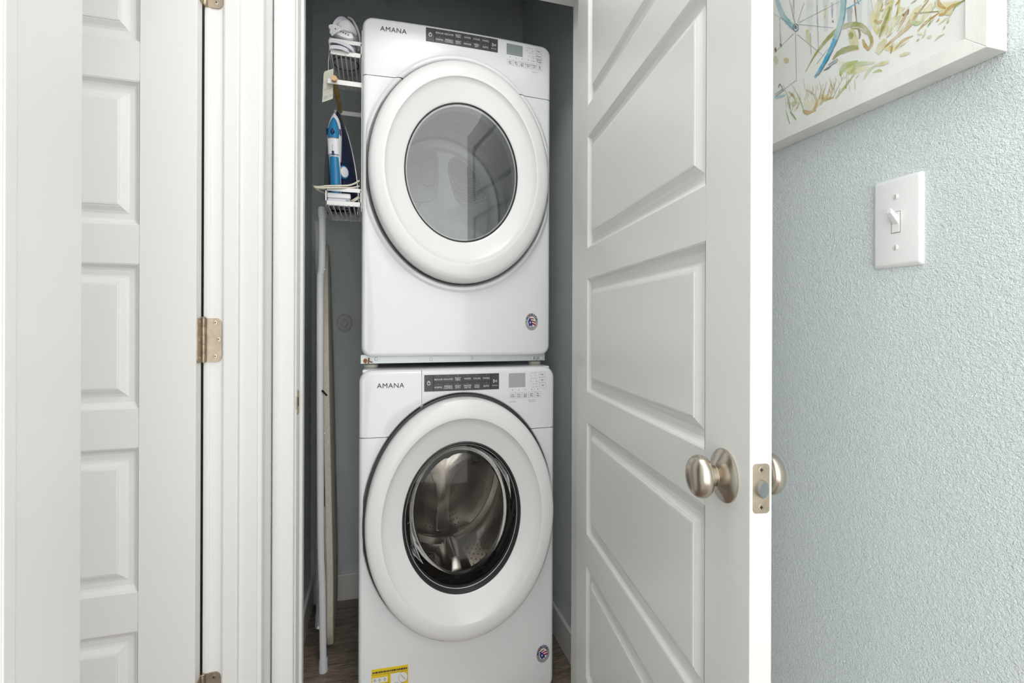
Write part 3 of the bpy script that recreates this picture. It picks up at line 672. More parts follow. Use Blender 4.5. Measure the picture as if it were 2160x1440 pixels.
MB().loft([[(u, V0 + 0.001, z) for u, z in pan], [(u, V0 - 0.0035, z) for u, z in inset(pan, 0.002)]], False, True).build('drum_emboss', DRUM, dryer, True)
pan = smooth_poly(px_poly([(880, 427), (912, 425), (925, 500), (880, 500)], DB))
MB().loft([[(u, V0 + 0.001, z) for u, z in pan], [(u, V0 - 0.010, z) for u, z in inset(pan, 0.003)]], False, True).build('drum_emboss', DRUM, dryer, True)
for q in (150, 245):                           # lifting vanes
    qq = math.radians(q + 20); m = MB(); loops = []
    for V in (1.72, DB - 0.05):
        loops.append([(uc + 0.287 * math.cos(qq + e), V, zc + 0.287 * VS * math.sin(qq + e)) if k != 1 else (uc + 0.235 * math.cos(qq), V, zc + 0.235 * VS * math.sin(qq)) for k, e in enumerate((-0.13, 0, 0.13))])
    m.loft(loops).build('drum_vane', DRUM, dryer, False, 0.008)
# base rail, screws, feet
rl = B('base_rail', onV(761, 760, 1.575).x, onV(1149, 760, 1.575).x, 1.575, 1.59, onV(761, 767, 1.575).z, 1.152, GALV, dryer)
for i, x in enumerate((793.5, 909, 995, 1125, 1143)):
    p = onV(x, 757 if i < 2 else 755, 1.575)
    MB().lathe([(0.0048, 1.575), (0.0048, 1.5735), (0.0030, 1.5730)], (p.x, 0, p.z), 'y', 14, 1, 1.2).build('screw', ZINC if i < 4 else GALV, rl)
p = onV(770.5, 761, 1.573); MB().lathe([(0.0062, 1.575), (0.0062, 1.5715), (0.0036, 1.5715), (0.0036, 1.574)], (p.x, 0, p.z), 'y', 18, 1, 1.2).build('rusty_screw', RUST, rl, True)
p = onV(779, 760, 1.571); MB().tube([(p.x - 0.003, 1.571, p.z - 0.009), (p.x - 0.001, 1.569, p.z + 0.008)], 0.0022, 8).tube([(p.x, 1.570, p.z - 0.003), (p.x + 0.010, 1.569, p.z - 0.006)], 0.0020, 8).build('rusty_clip', RUST, rl, True)
p = onV(1134, 757, 1.571); MB().tube([(p.x - 0.006, 1.571, p.z - 0.005), (p.x + 0.004, 1.569, p.z + 0.007)], 0.0022, 8).build('clip', ZINC, rl, True)
for x in (782.5, 1129.5):
    p = onV(x, 770, 1.60); 
    for V in (1.612, 2.17):
        MB().lathe([(0.020, 1.1090), (0.0225, 1.111), (0.0225, 1.119), (0.019, 1.1215), (0.007, 1.1215), (0.007, 1.150)], (p.x, V, 0), 'z', 28).build('foot', FOOTM, dryer, True)
# the plate under the dryer between its rails
B('base_pan', DRY['uc'] - 0.30, DRY['uc'] + 0.30, 1.592, 2.23, 1.146, 1.152, SEAMD, dryer)

# ---- washer: bowl, drum, lid, label, feet
uc, zc = WAS['dc']; a, b = WAS['a'], WAS['b']
MB().lathe([(0.634, wdv + 0.030), (0.622, wdv + 0.0285), (0.606, wdv + 0.038), (0.594, wdv + 0.050), (0.588, wdv + 0.060), (0.634, wdv + 0.060)], (uc, 0, zc), 'y', 96, a, b, False, False).build('window_rim', RUBBER, washer, True)
MB().lathe([(0.590, wdv + 0.055), (0.575, wdv + 0.085), (0.545, wdv + 0.115), (0.48, wdv + 0.138), (0.36, wdv + 0.150), (0.20, wdv + 0.156), (0.002, wdv + 0.158)], (uc, 0, zc), 'y', 96, a, b, False, True).build('glass_bowl', GLASSW, washer, True)
MB().lathe([(0.59, wdv + 0.050), (0.30, wdv + 0.040), (0.002, wdv + 0.038)], (uc, 0, zc), 'y', 64, a, b, False, True).build('window_glass', GLASSW, washer, True)
WB = 1.98
MB().lathe([(0.60 * a, 1.535), (0.205, 1.56), (0.215, 1.60), (0.205, 1.615), (0.212, 1.635), (0.204, 1.65)], (uc, 0, zc), 'y', 96, 1, 1.27, False, False).build('bellows', RUBBER, washer, True)
MB().lathe([(0.206, 1.648), (0.235, 1.655), (0.262, 1.685), (0.262, WB - 0.03), (0.245, WB - 0.005)], (uc, 0, zc), 'y', 96, 1, 1.25, False, False).build('drum', STEEL, washer, True)
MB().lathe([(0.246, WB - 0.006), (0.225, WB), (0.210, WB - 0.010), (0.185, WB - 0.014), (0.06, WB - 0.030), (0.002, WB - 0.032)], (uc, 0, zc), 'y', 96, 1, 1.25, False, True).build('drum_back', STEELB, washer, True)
# three armed spider embossed in the drum back
m = MB(); n = 144; out = []
for k in range(n):
    q = 2 * math.pi * k / n
    e_ = min(abs((q - math.radians(x_) + math.pi) % (2 * math.pi) - math.pi) for x_ in (270, 30, 150))
    r = max(0.052, min(0.200, 0.026 / max(1e-4, math.sin(e_)))); r += 0.014 * math.exp(-((e_ - 0.45) / 0.16) ** 2)
    out.append((uc + r * math.cos(q), zc + r * 1.25 * math.sin(q)))
def sc(poly, f): return [(uc + (u - uc) * f, zc + (z - zc) * f) for u, z in poly]
m.loft([[(u, WB - 0.016, z) for u, z in out], [(u, WB - 0.030, z) for u, z in sc(out, 0.95)], [(u, WB - 0.036, z) for u, z in sc(out, 0.88)], [(u, WB - 0.039, z) for u, z in sc(out, 0.3)]], False, True)
m.build('drum_spider', STEEL, washer, True)
for q in (35, 155, 275):                      # paddles
    qq = math.radians(q); loops = []
    for V, f in ((1.70, 0.25), (1.74, 1.0), (WB - 0.07, 1.0), (WB - 0.03, 0.3)):
        lo = []
        for k in range(9):
            e = -0.24 + 0.06 * k; h = 0.262 - 0.062 * f * math.cos(e / 0.24 * math.pi / 2) ** 0.8 if abs(e) < 0.239 else 0.264
            lo.append((uc + h * math.cos(qq + e), V, zc + h * 1.25 * math.sin(qq + e)))
        loops.append(lo)
    MB().loft(loops, True, True, False).build('paddle', STEEL, washer, True)
m = MB()
for i in range(60):
    q = 2 * math.pi * i / 60
    for j, V in enumerate([1.71 + 0.022 * k for k in range(11)]):
        qq = q + (0.052 if j % 2 else 0); r = 0.2608
        c = Vector((uc + r * math.cos(qq), V, zc + r * 1.25 * math.sin(qq))); tx = Vector((-math.sin(qq), 0, math.cos(qq) * 1.25)).normalized()
        m.add([c + tx * 0.0030 * math.cos(k * math.pi / 3) + Vector((0, 0.0030 * math.sin(k * math.pi / 3), 0)) for k in range(6)], [(0, 1, 2, 3, 4, 5)])
for i in range(10):
    for j in range(4):
        q = math.radians(90 + 60 - 22 + 5 * i) ; 
        for base in (30, 150, 270):
            qq = math.radians(base - 21 + 4.6 * i); r = 0.135 + 0.018 * j
            vv = WB - 0.0305 + (r - 0.06) / 0.125 * 0.016 - 0.0012
            m.add([(uc + r * math.cos(qq) + 0.0026 * math.cos(k * math.pi / 3), vv, zc + r * 1.25 * math.sin(qq) + 0.003 * math.sin(k * math.pi / 3)) for k in range(6)], [(0, 1, 2, 3, 4, 5)])
ho = m.build('drum_holes', STEELH, washer); ho['kind'] = 'stuff'
B('lid', WUC - 0.3145 + 0.008, WUC + 0.3145 - 0.008, 1.53, 2.20, 1.098, 1.1088, ENAMEL, washer, 0.004)
for V in (1.58, 2.14):
    for u in (WUC - 0.26, WUC + 0.26):
        MB().lathe([(0.021, 0.0), (0.0225, 0.003), (0.0225, 0.012), (0.012, 0.014), (0.008, 0.014), (0.008, 0.03)], (u, V, 0), 'z', 24).build('foot', FOOTM, washer, True)
# yellow caution label
(l0, zt_), (l1, zt2) = wfz(783.5, 1410), wfz(861, 1403.5)
lw = l1 - l0; ztop = (zt_ + zt2) / 2; lh = 0.155
yl = wslab('caution_label', YELLOW, l0, l1, ztop - lh, ztop, 0.0004, washer); yl['label'] = 'yellow caution label with small pictograms'
m = MB(); k_ = MB()
def LR(mm, x0, x1, y0, y1, d): wrect(mm, l0 + lw * x0, l0 + lw * x1, ztop - lh * y1, ztop - lh * y0, d, 2)
def circ(mm, cx, cy, r, d, n=24, ring=None):
    pts = [(l0 + lw * cx + r * math.cos(2 * math.pi * k / n), ztop - lh * cy + r * 1.2 * math.sin(2 * math.pi * k / n)) for k in range(n)]
    if ring is None: wflat(mm, pts, d); return
    pin = [(l0 + lw * cx + (r - ring) * math.cos(2 * math.pi * k / n), ztop - lh * cy + (r - ring) * 1.2 * math.sin(2 * math.pi * k / n)) for k in range(n)]
    for k in range(n): wflat(mm, [pts[k], pts[(k + 1) % n], pin[(k + 1) % n], pin[k]], d)
LR(m, 0.03, 0.43, 0.17, 0.27, 0.0008); LR(m, 0.03, 0.29, 0.33, 0.95, 0.0008); circ(m, 0.37, 0.40, 0.0088, 0.0008)
LR(m, 0.52, 0.80, 0.13, 0.62, 0.0008); circ(m, 0.86, 0.235, 0.0135, 0.0009); circ(m, 0.86, 0.56, 0.0135, 0.0009); LR(m, 0.52, 0.97, 0.70, 0.95, 0.0008)
m.build('label_panels', PAPERW, yl)
x = 0.03
while x < 0.97:
    ww = random.uniform(0.02, 0.06); LR(k_, x, min(x + ww, 0.98), 0.05, 0.085, 0.0008); x += ww + 0.012
LR(k_, 0.0, 1.0, 0.108, 0.113, 0.0008); LR(k_, 0.465, 0.472, 0.11, 0.98, 0.0008); LR(k_, 0.0, 0.465, 0.295, 0.300, 0.0008)
for cx in (0.09, 0.22, 0.36): circ(k_, cx, 0.22, 0.0034, 0.0010, 16, 0.0011)
circ(k_, 0.37, 0.40, 0.0090, 0.0010, 24, 0.0006); circ(k_, 0.86, 0.235, 0.0137, 0.0011, 24, 0.0006); circ(k_, 0.86, 0.56, 0.0137, 0.0011, 24, 0.0006); circ(k_, 0.66, 0.45, 0.0175, 0.0010, 28, 0.0006)
for y in (0.36, 0.40, 0.44, 0.50, 0.60): LR(k_, 0.07, 0.25, y, y + 0.012, 0.0010)
for cx in (0.345, 0.395): LR(k_, cx - 0.008, cx + 0.008, 0.38, 0.42, 0.0010)
circ(k_, 0.80, 0.52, 0.0036, 0.0012, 14)
for k in range(8): LR(k_, 0.80 + 0.015 * k, 0.812 + 0.015 * k, 0.18 + 0.013 * k, 0.195 + 0.013 * k, 0.0012)
k_.build('label_print', INKB, yl)

# ================================================================== wire rack on the side of the dryer
def spl(pts, n=8):
    pts = [Vector(p) for p in pts]; out = []
    for i in range(len(pts) - 1):
        p0, p1, p2, p3 = pts[max(i - 1, 0)], pts[i], pts[i + 1], pts[min(i + 2, len(pts) - 1)]
        for k in range(n):
            t = k / n
            out.append(0.5 * ((2 * p1) + (p2 - p0) * t + (2 * p0 - 5 * p1 + 4 * p2 - p3) * t * t + (3 * p1 - p0 - 3 * p2 + p3) * t ** 3))
    out.append(pts[-1]); return out
V1, V2 = 1.585, 1.815
RU = -0.0515                                   # plane next to the dryer side
ua_ = onV(694, 113, V1).x; zA = onV(728, 118, V1).z; zAg = onV(752, 96, V1).z
ub_ = onV(686, 430, V1).x; zB = onV(722, 434, V1).z; zBg = onV(722, 404, V1).z
zD = onV(728, 180, V1).z
rack = thing('side_rack', 'white metal two basket rack hanging on the side of the dryer', 'rack', (RU - 0.04, 1.70, zB))
BW = 0.0145
def basket(u0, z0, zg, nsl):
    th = 0.002
    for (a0, a1, b0, b1, nm) in ((u0, RU, V1, V1 + th, 'end_bar'), (u0, RU, V2 - th, V2, 'end_bar'), (u0, u0 + th, V1, V2, 'side_bar'), (RU - th, RU, V1, V2, 'side_bar')):
        B(nm, a0, a1, b0, b1, z0, z0 + BW, WIRE, rack, 0.0005)
        B('guard_bar', a0, a1, b0, b1, zg, zg + BW * 0.85, WIRE, rack, 0.0005)
    for (u, v) in ((u0, V1), (u0, V2 - 0.005), (RU - 0.004, V1), (RU - 0.004, V2 - 0.005)):
        B('corner_post', u, u + 0.004, v, v + 0.005, z0, zg + BW * 0.5, WIRE, rack)
    for k in range(nsl):
        u = u0 + (RU - u0) * (k + 0.5) / nsl
        B('slat', u - 0.0022, u + 0.0022, V1, V2, z0, z0 + 0.002, WIRE, rack)
    B('cross_bar', u0, RU, V2 - 0.012, V2 - 0.004, z0 + 0.002, z0 + 0.004, WIRE, rack)
basket(ua_, zA, zAg, 7); basket(ub_, zB, zBg, 7)
for v in (V1 - 0.004, V1 + 0.006, V2 - 0.006):
    B('upright', RU - 0.001, RU + 0.0018, v - 0.0022, v + 0.0022, zB - 0.015, onV(764, 66, V1).z if v < 1.6 else zAg + 0.03, WIRE, rack)
uD = onV(691, 172, V1).x
for v in (V1, V2 - 0.002):
    B('arm', uD, RU, v, v + 0.002, zD, zD + BW * 1.05, WIRE, rack, 0.0005)
dw = onV(705, 168, V1 - 0.01)
dr = MB().tube([(dw.x, V1 - 0.010, zD + 0.012), (dw.x, V2 + 0.005, zD + 0.012)], 0.0078, 20).build('wooden_dowel', WOODB, rack, True)
dr['label'] = 'brown wooden hanging dowel'
MB().tube([(dw.x, V1 - 0.0145, zD + 0.012), (dw.x, V1 - 0.009, zD + 0.012)], 0.0086, 20).build('dowel_end', WOODL, dr, True)
MB().tube([(dw.x + 0.006, V1 - 0.012, zD + 0.010), (dw.x + 0.012, V1 - 0.012, zD + 0.011)], 0.002, 8).build('dowel_screw', WOODL, dr, True)

# hang tag on a string
TV = V1 + 0.014
tq = [onV(x, y, TV) for x, y in ((683, 151), (703.5, 144.5), (702, 208), (679.5, 216))]
tg = thing('hang_tag', 'cream card hang tag dangling from the upper basket of the white rack', 'tag', tuple(sum(tq, Vector()) / 4))
cr = [tq[0] + (tq[1] - tq[0]) * 0.0 + (tq[3] - tq[0]) * 0.06, tq[0] + (tq[1] - tq[0]) * 0.1, tq[1], tq[2], tq[3]]
bend = lambda p: Vector((0, 0, 0))
MB().loft([[p + Vector((0, 0, 0)) for p in cr], [p + Vector((0, 0.0008, 0)) for p in cr]]).build('card', CARD, tg)
m = MB()
def tp(a, b): 
    top = tq[0] + (tq[1] - tq[0]) * a; bot = tq[3] + (tq[2] - tq[3]) * a; return top + (bot - top) * b
def tr(m, a0, a1, b0, b1): m.add([tp(a, b) + Vector((0, -0.0003, 0)) for a, b in ((a0, b0), (a1, b0), (a1, b1), (a0, b1))], [(0, 1, 2, 3)])
tr(m, 0.47, 0.53, 0.09, 0.115); m.build('eyelet', INKB, tg)
m = MB(); tr(m, 0.28, 0.62, 0.400, 0.412)
for b in (0.585, 0.625): tr(m, 0.08, 0.94, b, b + 0.016)
tr(m, 0.22, 0.70, 0.73, 0.742)
for k in range(11): tr(m, 0.13 + 0.034 * k, 0.13 + 0.034 * k + (0.022 if k % 3 else 0.012), 0.82, 0.93)
for b in (0.83, 0.86, 0.89): tr(m, 0.56, 0.9, b, b + 0.01)
m.build('tag_print', INKG, tg)
MB().tube([tp(0.5, 0.10), onV(692.5, 130, TV), onV(694, 119, V1 + 0.012), Vector((ua_ - 0.0008, V1 + 0.012, zA + 0.008))], 0.0007, 6).build('string', WIRE, tg)

# ================================================================== garment steamer in the upper basket
SV = 1.606
sc0 = onV(722, 78, SV)
stm = thing('garment_steamer', 'white handheld garment steamer wrapped in its cord in the upper rack basket', 'steamer', (sc0.x, SV, zA))
ax = (onV(747, 88, SV) - onV(697, 64, SV)).normalized(); upd = Vector((-ax.z, 0, ax.x)); hw = (onV(748, 88, SV) - onV(695, 64, SV)).length / 2
m = MB(); loops = []; cpt = (onV(748, 88, SV) + onV(695, 64, SV)) / 2
for t_, f, off in ((0.0, 0.55, -0.020), (0.12, 0.85, -0.019), (0.3, 1.0, -0.016), (0.55, 0.97, -0.006), (0.75, 0.86, 0.006), (0.9, 0.62, 0.020), (1.0, 0.25, 0.030)):
    c = cpt + upd * (t_ * 0.060 - 0.004); dv = 0.014
    loops.append([c + ax * hw * f * math.cos(q) + Vector((0, math.sin(q) * 0.030 * (0.5 + 0.5 * f) + dv, 0)) for q in [2 * math.pi * k / 32 for k in range(32)]])
m.loft(loops).build('steam_head', WPLAS, stm, True)
fc = cpt - upd * 0.004; m = MB()
rim = [[fc + ax * hw * f * math.cos(q) + upd * 0.0145 * f * math.sin(q) + Vector((0, d, 0)) for q in [2 * math.pi * k / 32 for k in range(32)]] for f, d in ((1.0, -0.004), (1.0, -0.027), (0.95, -0.031), (0.3, -0.032))]
m.loft(rim).build('steam_plate', WPLAS, stm, True)
m = MB()
for k in range(6):
    c = fc + ax * hw * (-0.42 + 0.2 * k) - upd * 0.001 + Vector((0, -0.0325, 0))
    m.add([c + ax * 0.0018 * math.cos(q * math.pi / 4) + upd * 0.0022 * math.sin(q * math.pi / 4) + Vector((0, -0.0003, 0)) for q in range(8)], [tuple(range(8))])
m.build('steam_holes', INKB, stm)
m = MB()
for (x0, x1, y0, y1) in ((707, 709, 54, 58), (711, 713.5, 53.5, 57.5), (714, 716, 54, 59), (717, 719.5, 54.5, 58.5), (712, 716, 58.5, 59.5), (726, 732, 62, 63.5)):
    pts = [onV(x, y, SV - 0.020) for x, y in ((x0, y0), (x1, y0 + 0.5), (x1, y1), (x0, y1 - 0.5))]; m.add(pts, [(0, 1, 2, 3)])
m.build('red_print', REDL, stm)
# body that lies in the basket, with the smoky water tank standing on the slats
bc = Vector(((ua_ + RU) / 2 - 0.002, 1.665, 0))
MB().lathe([(0.030, zA + 0.040), (0.033, zA + 0.052), (0.030, zA + 0.075), (0.020, zA + 0.085)], (bc.x, bc.y, 0), 'z', 32, 1, 1.25).build('steamer_body', WPLAS, stm, True)
tk = MB().lathe([(0.034, zA + 0.002), (0.042, zA + 0.006), (0.043, zA + 0.042), (0.036, zA + 0.048)], (bc.x, bc.y, 0), 'z', 40, 1, 1.45).build('water_tank', SMOKE, stm, True)
MB().lathe([(0.0370, zA + 0.0026), (0.0380, zA + 0.0014), (0.0415, zA + 0.0014), (0.0420, zA + 0.0026)], (bc.x, 1.640, 0), 'z', 40, 1, 1.0, False, False).build('tank_ring', BLACKP, stm, True)
def cord(name, pts, r, m, par):
    P3 = [onV(x, y, V) for x, y, V in pts]
    return MB().tube(spl(P3), r, 8).build(name, m, par, True)
c1 = [(697, 71, 1.58), (702, 55, 1.578), (710, 42, 1.59), (720, 37, 1.61), (732, 43, 1.63), (742, 57, 1.64), (747, 72, 1.63), (746, 84, 1.62)]
c2 = [(699, 74, 1.572), (710, 66, 1.566), (722, 61.5, 1.564), (735, 64, 1.566), (746, 71, 1.59), (753, 84, 1.63), (752, 100, 1.66)]
c3 = [(735, 37, 1.66), (742, 41, 1.65), (750, 53, 1.64), (757, 71, 1.64), (759, 88, 1.645), (756, 108, 1.66)]
c4 = [(718, 41, 1.64), (730, 52, 1.625), (738, 62, 1.61), (748, 74, 1.62), (754, 92, 1.64)]
for c in (c1, [(x + 3, y + 3, V) for x, y, V in c1], c2, c3, c4): cord('power_cord', c, 0.0036, CORDW, stm)
c5 = [(697, 93, 1.60), (694.5, 86, 1.580), (702, 84, 1.577), (716, 87, 1.577), (732, 94, 1.577), (743, 102, 1.580), (748, 110, 1.600)]
c6 = [(697, 106, 1.60), (696, 99, 1.581), (706, 97.5, 1.577), (720, 99.5, 1.577), (732, 104.5, 1.580), (741, 110, 1.600)]
for c in (c5, [(x, y + 3.8, V - 0.002) for x, y, V in c5], c6, [(x, y + 3.8, V - 0.002) for x, y, V in c6]): cord('power_cord', c, 0.0033, CORDW, stm)

# ================================================================== steam iron standing in the lower basket
IV = 1.745
pt, pb_ = onV(714.5, 233.5, IV), onV(724, 400, IV)
IZ0 = zB + 0.006; IH = pt.z - IZ0
iron = thing('steam_iron', 'navy and blue steam iron standing upright in the lower rack basket', 'iron', (pb_.x, IV, zB + 0.002))
lean = (pt.x - pb_.x)
YW = math.radians(8)
def ip(x, d, h):                               # width, towards camera, height fraction -> world
    return Vector((pb_.x + lean * max(h, 0) + x * math.cos(YW) - d * math.sin(YW), IV - d * math.cos(YW) - x * math.sin(YW), IZ0 + IH * h))
def wid(h): return 0.058 * max(0.0, 1 - max(0.0, (h - 0.12) / 0.88) ** 2.1) ** 0.85 * (0.90 + 0.1 * min(1, h / 0.12))
def iron_loop(f, d, h0, h1, n=18, wmul=1.0):
    R_, L_ = [], []
    for k in range(n + 1):
        h = h0 + (h1 - h0) * k / n; ww = wid((h - h0) / (h1 - h0)) * f
        R_.append(ip(ww, d, h)); L_.append(ip(-ww, d, h))
    return R_ + L_[::-1][1:]
MB().loft([iron_loop(0.97, 0.0, 0.01, 0.995), iron_loop(1.0, 0.003, 0.0, 1.0), iron_loop(1.0, 0.009, 0.0, 1.0), iron_loop(0.97, 0.011, 0.01, 0.992)]).build('soleplate', CHROME, iron, True)
MB().loft([iron_loop(0.95, 0.010, 0.0, 0.985), iron_loop(0.96, 0.022, 0.0, 0.98), iron_loop(0.86, 0.034, 0.0, 0.955), iron_loop(0.72, 0.050, 0.0, 0.90), iron_loop(0.58, 0.064, 0.0, 0.84), iron_loop(0.44, 0.072, 0.0, 0.78)]).build('water_tank_body', NAVY, iron, True)
def pod(name, m, hs, wfun, d0, d1, parent=iron, bulge=0.25, n=14):
    loops = []
    for k in range(n + 1):
        h = hs[0] + (hs[1] - hs[0]) * k / n; ww = wfun(k / n); dd = d1(k / n) if callable(d1) else d1; d_ = d0(k / n) if callable(d0) else d0
        loops.append([ip(ww * math.cos(q), d_ + (dd - d_) * (0.5 + 0.5 * math.sin(q)), h) for q in [2 * math.pi * j / 16 for j in range(16)]])
    return MB().loft(loops).build(name, m, parent, True)
hb = lambda t: 0.112 - 0.030 * max(0, t - 0.55) / 0.45
# heel foot, handle, upper shell
pod('heel_shell', NAVY, (0.0, 0.10), lambda t: 0.034 - 0.006 * t, 0.04, 0.112)
pod('handle_core', WPLAS, (0.06, 0.60), lambda t: 0.0165 + 0.002 * t, 0.082, lambda t: 0.108 + 0.002 * t)
hg = pod('handle_grip', BLUE, (0.08, 0.455), lambda t: 0.0148 + 0.0015 * math.sin(math.pi * t), 0.088, 0.1125); hg['label'] = 'blue handle grip'
us_ = pod('upper_shell', WPLAS, (0.43, 0.885), lambda t: 0.0188 + 0.0045 * min(1, t / 0.45) if t < 0.45 else 0.0233 * math.sqrt(max(0.01, 1 - ((t - 0.45) / 0.55) ** 2.0)), lambda t: 0.066 - 0.012 * t, lambda t: 0.1115 - 0.034 * max(0, t - 0.45) / 0.55, n=20); us_['label'] = 'white upper shell'
pod('nozzle_cover', BLUE, (0.625, 0.835), lambda t: 0.0198 * (0.92 + 0.08 * math.sin(math.pi * t)) * math.sqrt(max(0.012, 1 - t ** 1.9)), lambda t: 0.080 - 0.010 * t, lambda t: 0.1165 - 0.028 * t, us_)
pod('steam_button', DBLUE, (0.650, 0.705), lambda t: 0.0066 * math.sin(math.pi * (0.08 + 0.84 * t)), 0.098, 0.1165, us_)
pod('side_button', DBLUE, (0.66, 0.72), lambda t: 0.0236, 0.090, 0.098, us_)
pod('spray_tip', WPLAS, (0.86, 0.885), lambda t: 0.0042, 0.062, 0.072, us_)
pod('front_panel', WPLAS, (0.475, 0.61), lambda t: 0.0175, 0.100, 0.1165, us_)
pod('slider_slot', CHROME, (0.505, 0.555), lambda t: 0.0025, 0.112, 0.1172, us_)
pod('slider', DBLUE, (0.468, 0.500), lambda t: 0.0052, 0.110, 0.1172, us_)
dcn = ip(0.022, 0.076, 0.345)
m = MB(); n = 28
nrm = Vector((0.62, -0.78, 0)); tx = Vector((0.78, 0.62, 0))
def dl(r, o): return [dcn + nrm * o + tx * r * math.cos(2 * math.pi * k / n) + Vector((0, 0, 1)) * r * 1.2 * math.sin(2 * math.pi * k / n) for k in range(n)]
m.loft([dl(0.0185, -0.016), dl(0.0185, 0.003), dl(0.0165, 0.005)]); dd = m.build('temperature_dial', BLUE, iron, True)
MB().loft([dl(0.0145, 0.003), dl(0.0145, 0.0060), dl(0.013, 0.0065)]).build('dial_face', WPLAS, dd, True)
MB().tube([ip(0.020, 0.062, 0.50), ip(0.028, 0.055, 0.44), ip(0.034, 0.048, 0.36)], 0.0035, 10).build('chrome_trim', CHROME, iron, True)
# its cord over the guard rail
for pts in ([(758, 381, 1.60), (748, 387, 1.592), (735, 391, 1.585), (715, 391.5, 1.578), (690, 392, 1.578), (672, 394, 1.58), (662, 393, 1.585), (668, 397, 1.60), (690, 398, 1.62), (724, 398, 1.64), (756, 399, 1.66)],
            [(758, 393, 1.60), (740, 396, 1.59), (715, 395.5, 1.579), (690, 396, 1.577), (668, 396, 1.578), (663, 394, 1.585), (672, 402, 1.61), (683, 407, 1.64), (688, 414, 1.68)],
            [(757, 414, 1.60), (748, 420, 1.60), (739, 425, 1.61), (733, 428, 1.63)], [(758, 417, 1.60), (750, 422.5, 1.60), (741, 428, 1.61)]):
    cord('power_cord', pts, 0.0027, CORDC, iron)

# clear box lying in the lower basket
bx0, bx1 = onV(691, 420, 1.60).x, onV(739, 420, 1.60).x
bz0, bz1 = zB + 0.004, onV(715, 408, 1.60).z
box_ = thing('clear_plastic_box', 'small clear plastic box lying in the lower rack basket under the iron cord', 'box', ((bx0 + bx1) / 2, 1.63, bz0))
B('box_body', bx0, bx1, 1.594, 1.624, bz0, bz0 + (bz1 - bz0) * 0.55, CLEARP, box_, 0.003)
B('box_lid', bx0 - 0.001, bx1 + 0.001, 1.593, 1.625, bz0 + (bz1 - bz0) * 0.56, bz1, WPLAS, box_, 0.003)
B('clasp', bx1 - 0.013, bx1 - 0.003, 1.590, 1.594, bz0 + 0.003, bz0 + (bz1 - bz0) * 0.45, LCDA, box_, 0.001)

# ================================================================== ironing board standing against the closet side wall
ib = thing('ironing_board', 'folded ironing board with beige cover standing on end beside the machines', 'ironing board', (-0.19, 2.0, 0))
BVc, BHW, BH = 2.055, 0.158, onV(691, 515, 2.055).z
nu = onV(703.5, 1100, BVc - BHW).x; fu = onV(713, 1100, BVc + BHW).x; lean_b = -0.030
def bu(V, z): return nu + (fu - nu) * (V - (BVc - BHW)) / (2 * BHW) + lean_b * max(0, (z - 0.3)) / (BH - 0.3)
def bhw(t):
    if t < 0.06: return BHW * (0.72 + 0.28 * math.sin(t / 0.06 * math.pi / 2))
    if t < 0.55: return BHW
    s = (t - 0.55) / 0.45; return BHW * (1 - 0.55 * s ** 1.5) * math.sqrt(max(0.0, 1 - max(0, (s - 0.80) / 0.20) ** 2.2))
N_ = 48
def bloop(off, ins):
    A, Bk = [], []
    for k in range(N_ + 1):
        t = k / N_; z = 0.018 + ins + (BH - 0.018 - 2 * ins) * t; ww = max(0.0005, bhw(t) - ins)
        A.append(Vector((bu(BVc - ww, z) + off, BVc - ww, z))); Bk.append(Vector((bu(BVc + ww, z) + off, BVc + ww, z)))
    return A + Bk[::-1]
MB().loft([bloop(-0.024, 0.004), bloop(-0.022, 0.0), bloop(-0.006, 0.0), bloop(-0.001, 0.002), bloop(0.0, 0.006)]).build('padded_cover', PAD, ib, True)
MB().loft([bloop(-0.034, 0.014), bloop(-0.0235, 0.012)]).build('board_underside', BLACKP, ib)
hem = [Vector((bu(BVc - bhw(k / 24 * 0.35), 0.02 + BH * k / 24 * 0.35) - 0.025, BVc - bhw(k / 24 * 0.35) + 0.008, 0.02 + (BH - .02) * k / 24 * 0.35)) for k in range(25)]
MB().tube(hem, 0.003, 6).build('cover_hem', PAD, ib, True)
VT = 1.826
tb = [onV(x, y, VT) for x, y in ((680, 440), (679.5, 520), (678, 575), (675.5, 605), (675.5, 900), (677, 1150), (679.5, 1240), (682, 1412))]
tb[-1] = Vector((tb[-1].x, VT, 0.012))
lg = MB().tube(spl(tb, 4), 0.0122, 16).build('leg', TUBEM, ib, True)
MB().tube([(tb[0].x, VT, tb[0].z - 0.034), (tb[0].x, VT, tb[0].z - 0.002), (tb[0].x, VT, tb[0].z + 0.006)], 0.0145, 16, True, [0.0140, 0.0148, 0.0105]).build('end_cap', CAPM, lg, True)
MB().tube([(tb[-1].x, VT, 0.045), (tb[-1].x, VT, 0.006), (tb[-1].x, VT, 0.0)], 0.0155, 16, True, [0.0142, 0.0158, 0.0150]).build('end_cap', CAPM, lg, True)
VT2 = 2.096
tb2 = [onV(x, y, VT2) for x, y in ((669.5, 470), (670.5, 560), (673, 620), (673, 900), (672.5, 1200), (672, 1318))]
tb2[-1] = Vector((tb2[-1].x, VT2, 0.012))
lg2 = MB().tube(spl(tb2, 4), 0.0100, 16).build('leg', TUBEM, ib, True)
MB().tube([(tb2[0].x, VT2, tb2[0].z - 0.03), (tb2[0].x, VT2, tb2[0].z + 0.004)], 0.0125, 16).build('end_cap', CAPM, lg2, True)
MB().tube([(tb2[-1].x, VT2, 0.05), (tb2[-1].x, VT2, 0.0)], 0.0135, 16).build('end_cap', CAPM, lg2, True)
for z in (0.16, 0.78, 1.25):
    MB().tube([(tb[3].x, VT, z), (tb2[3].x, VT2, z)], 0.0062, 10).build('cross_bar', TUBEM, ib, True)
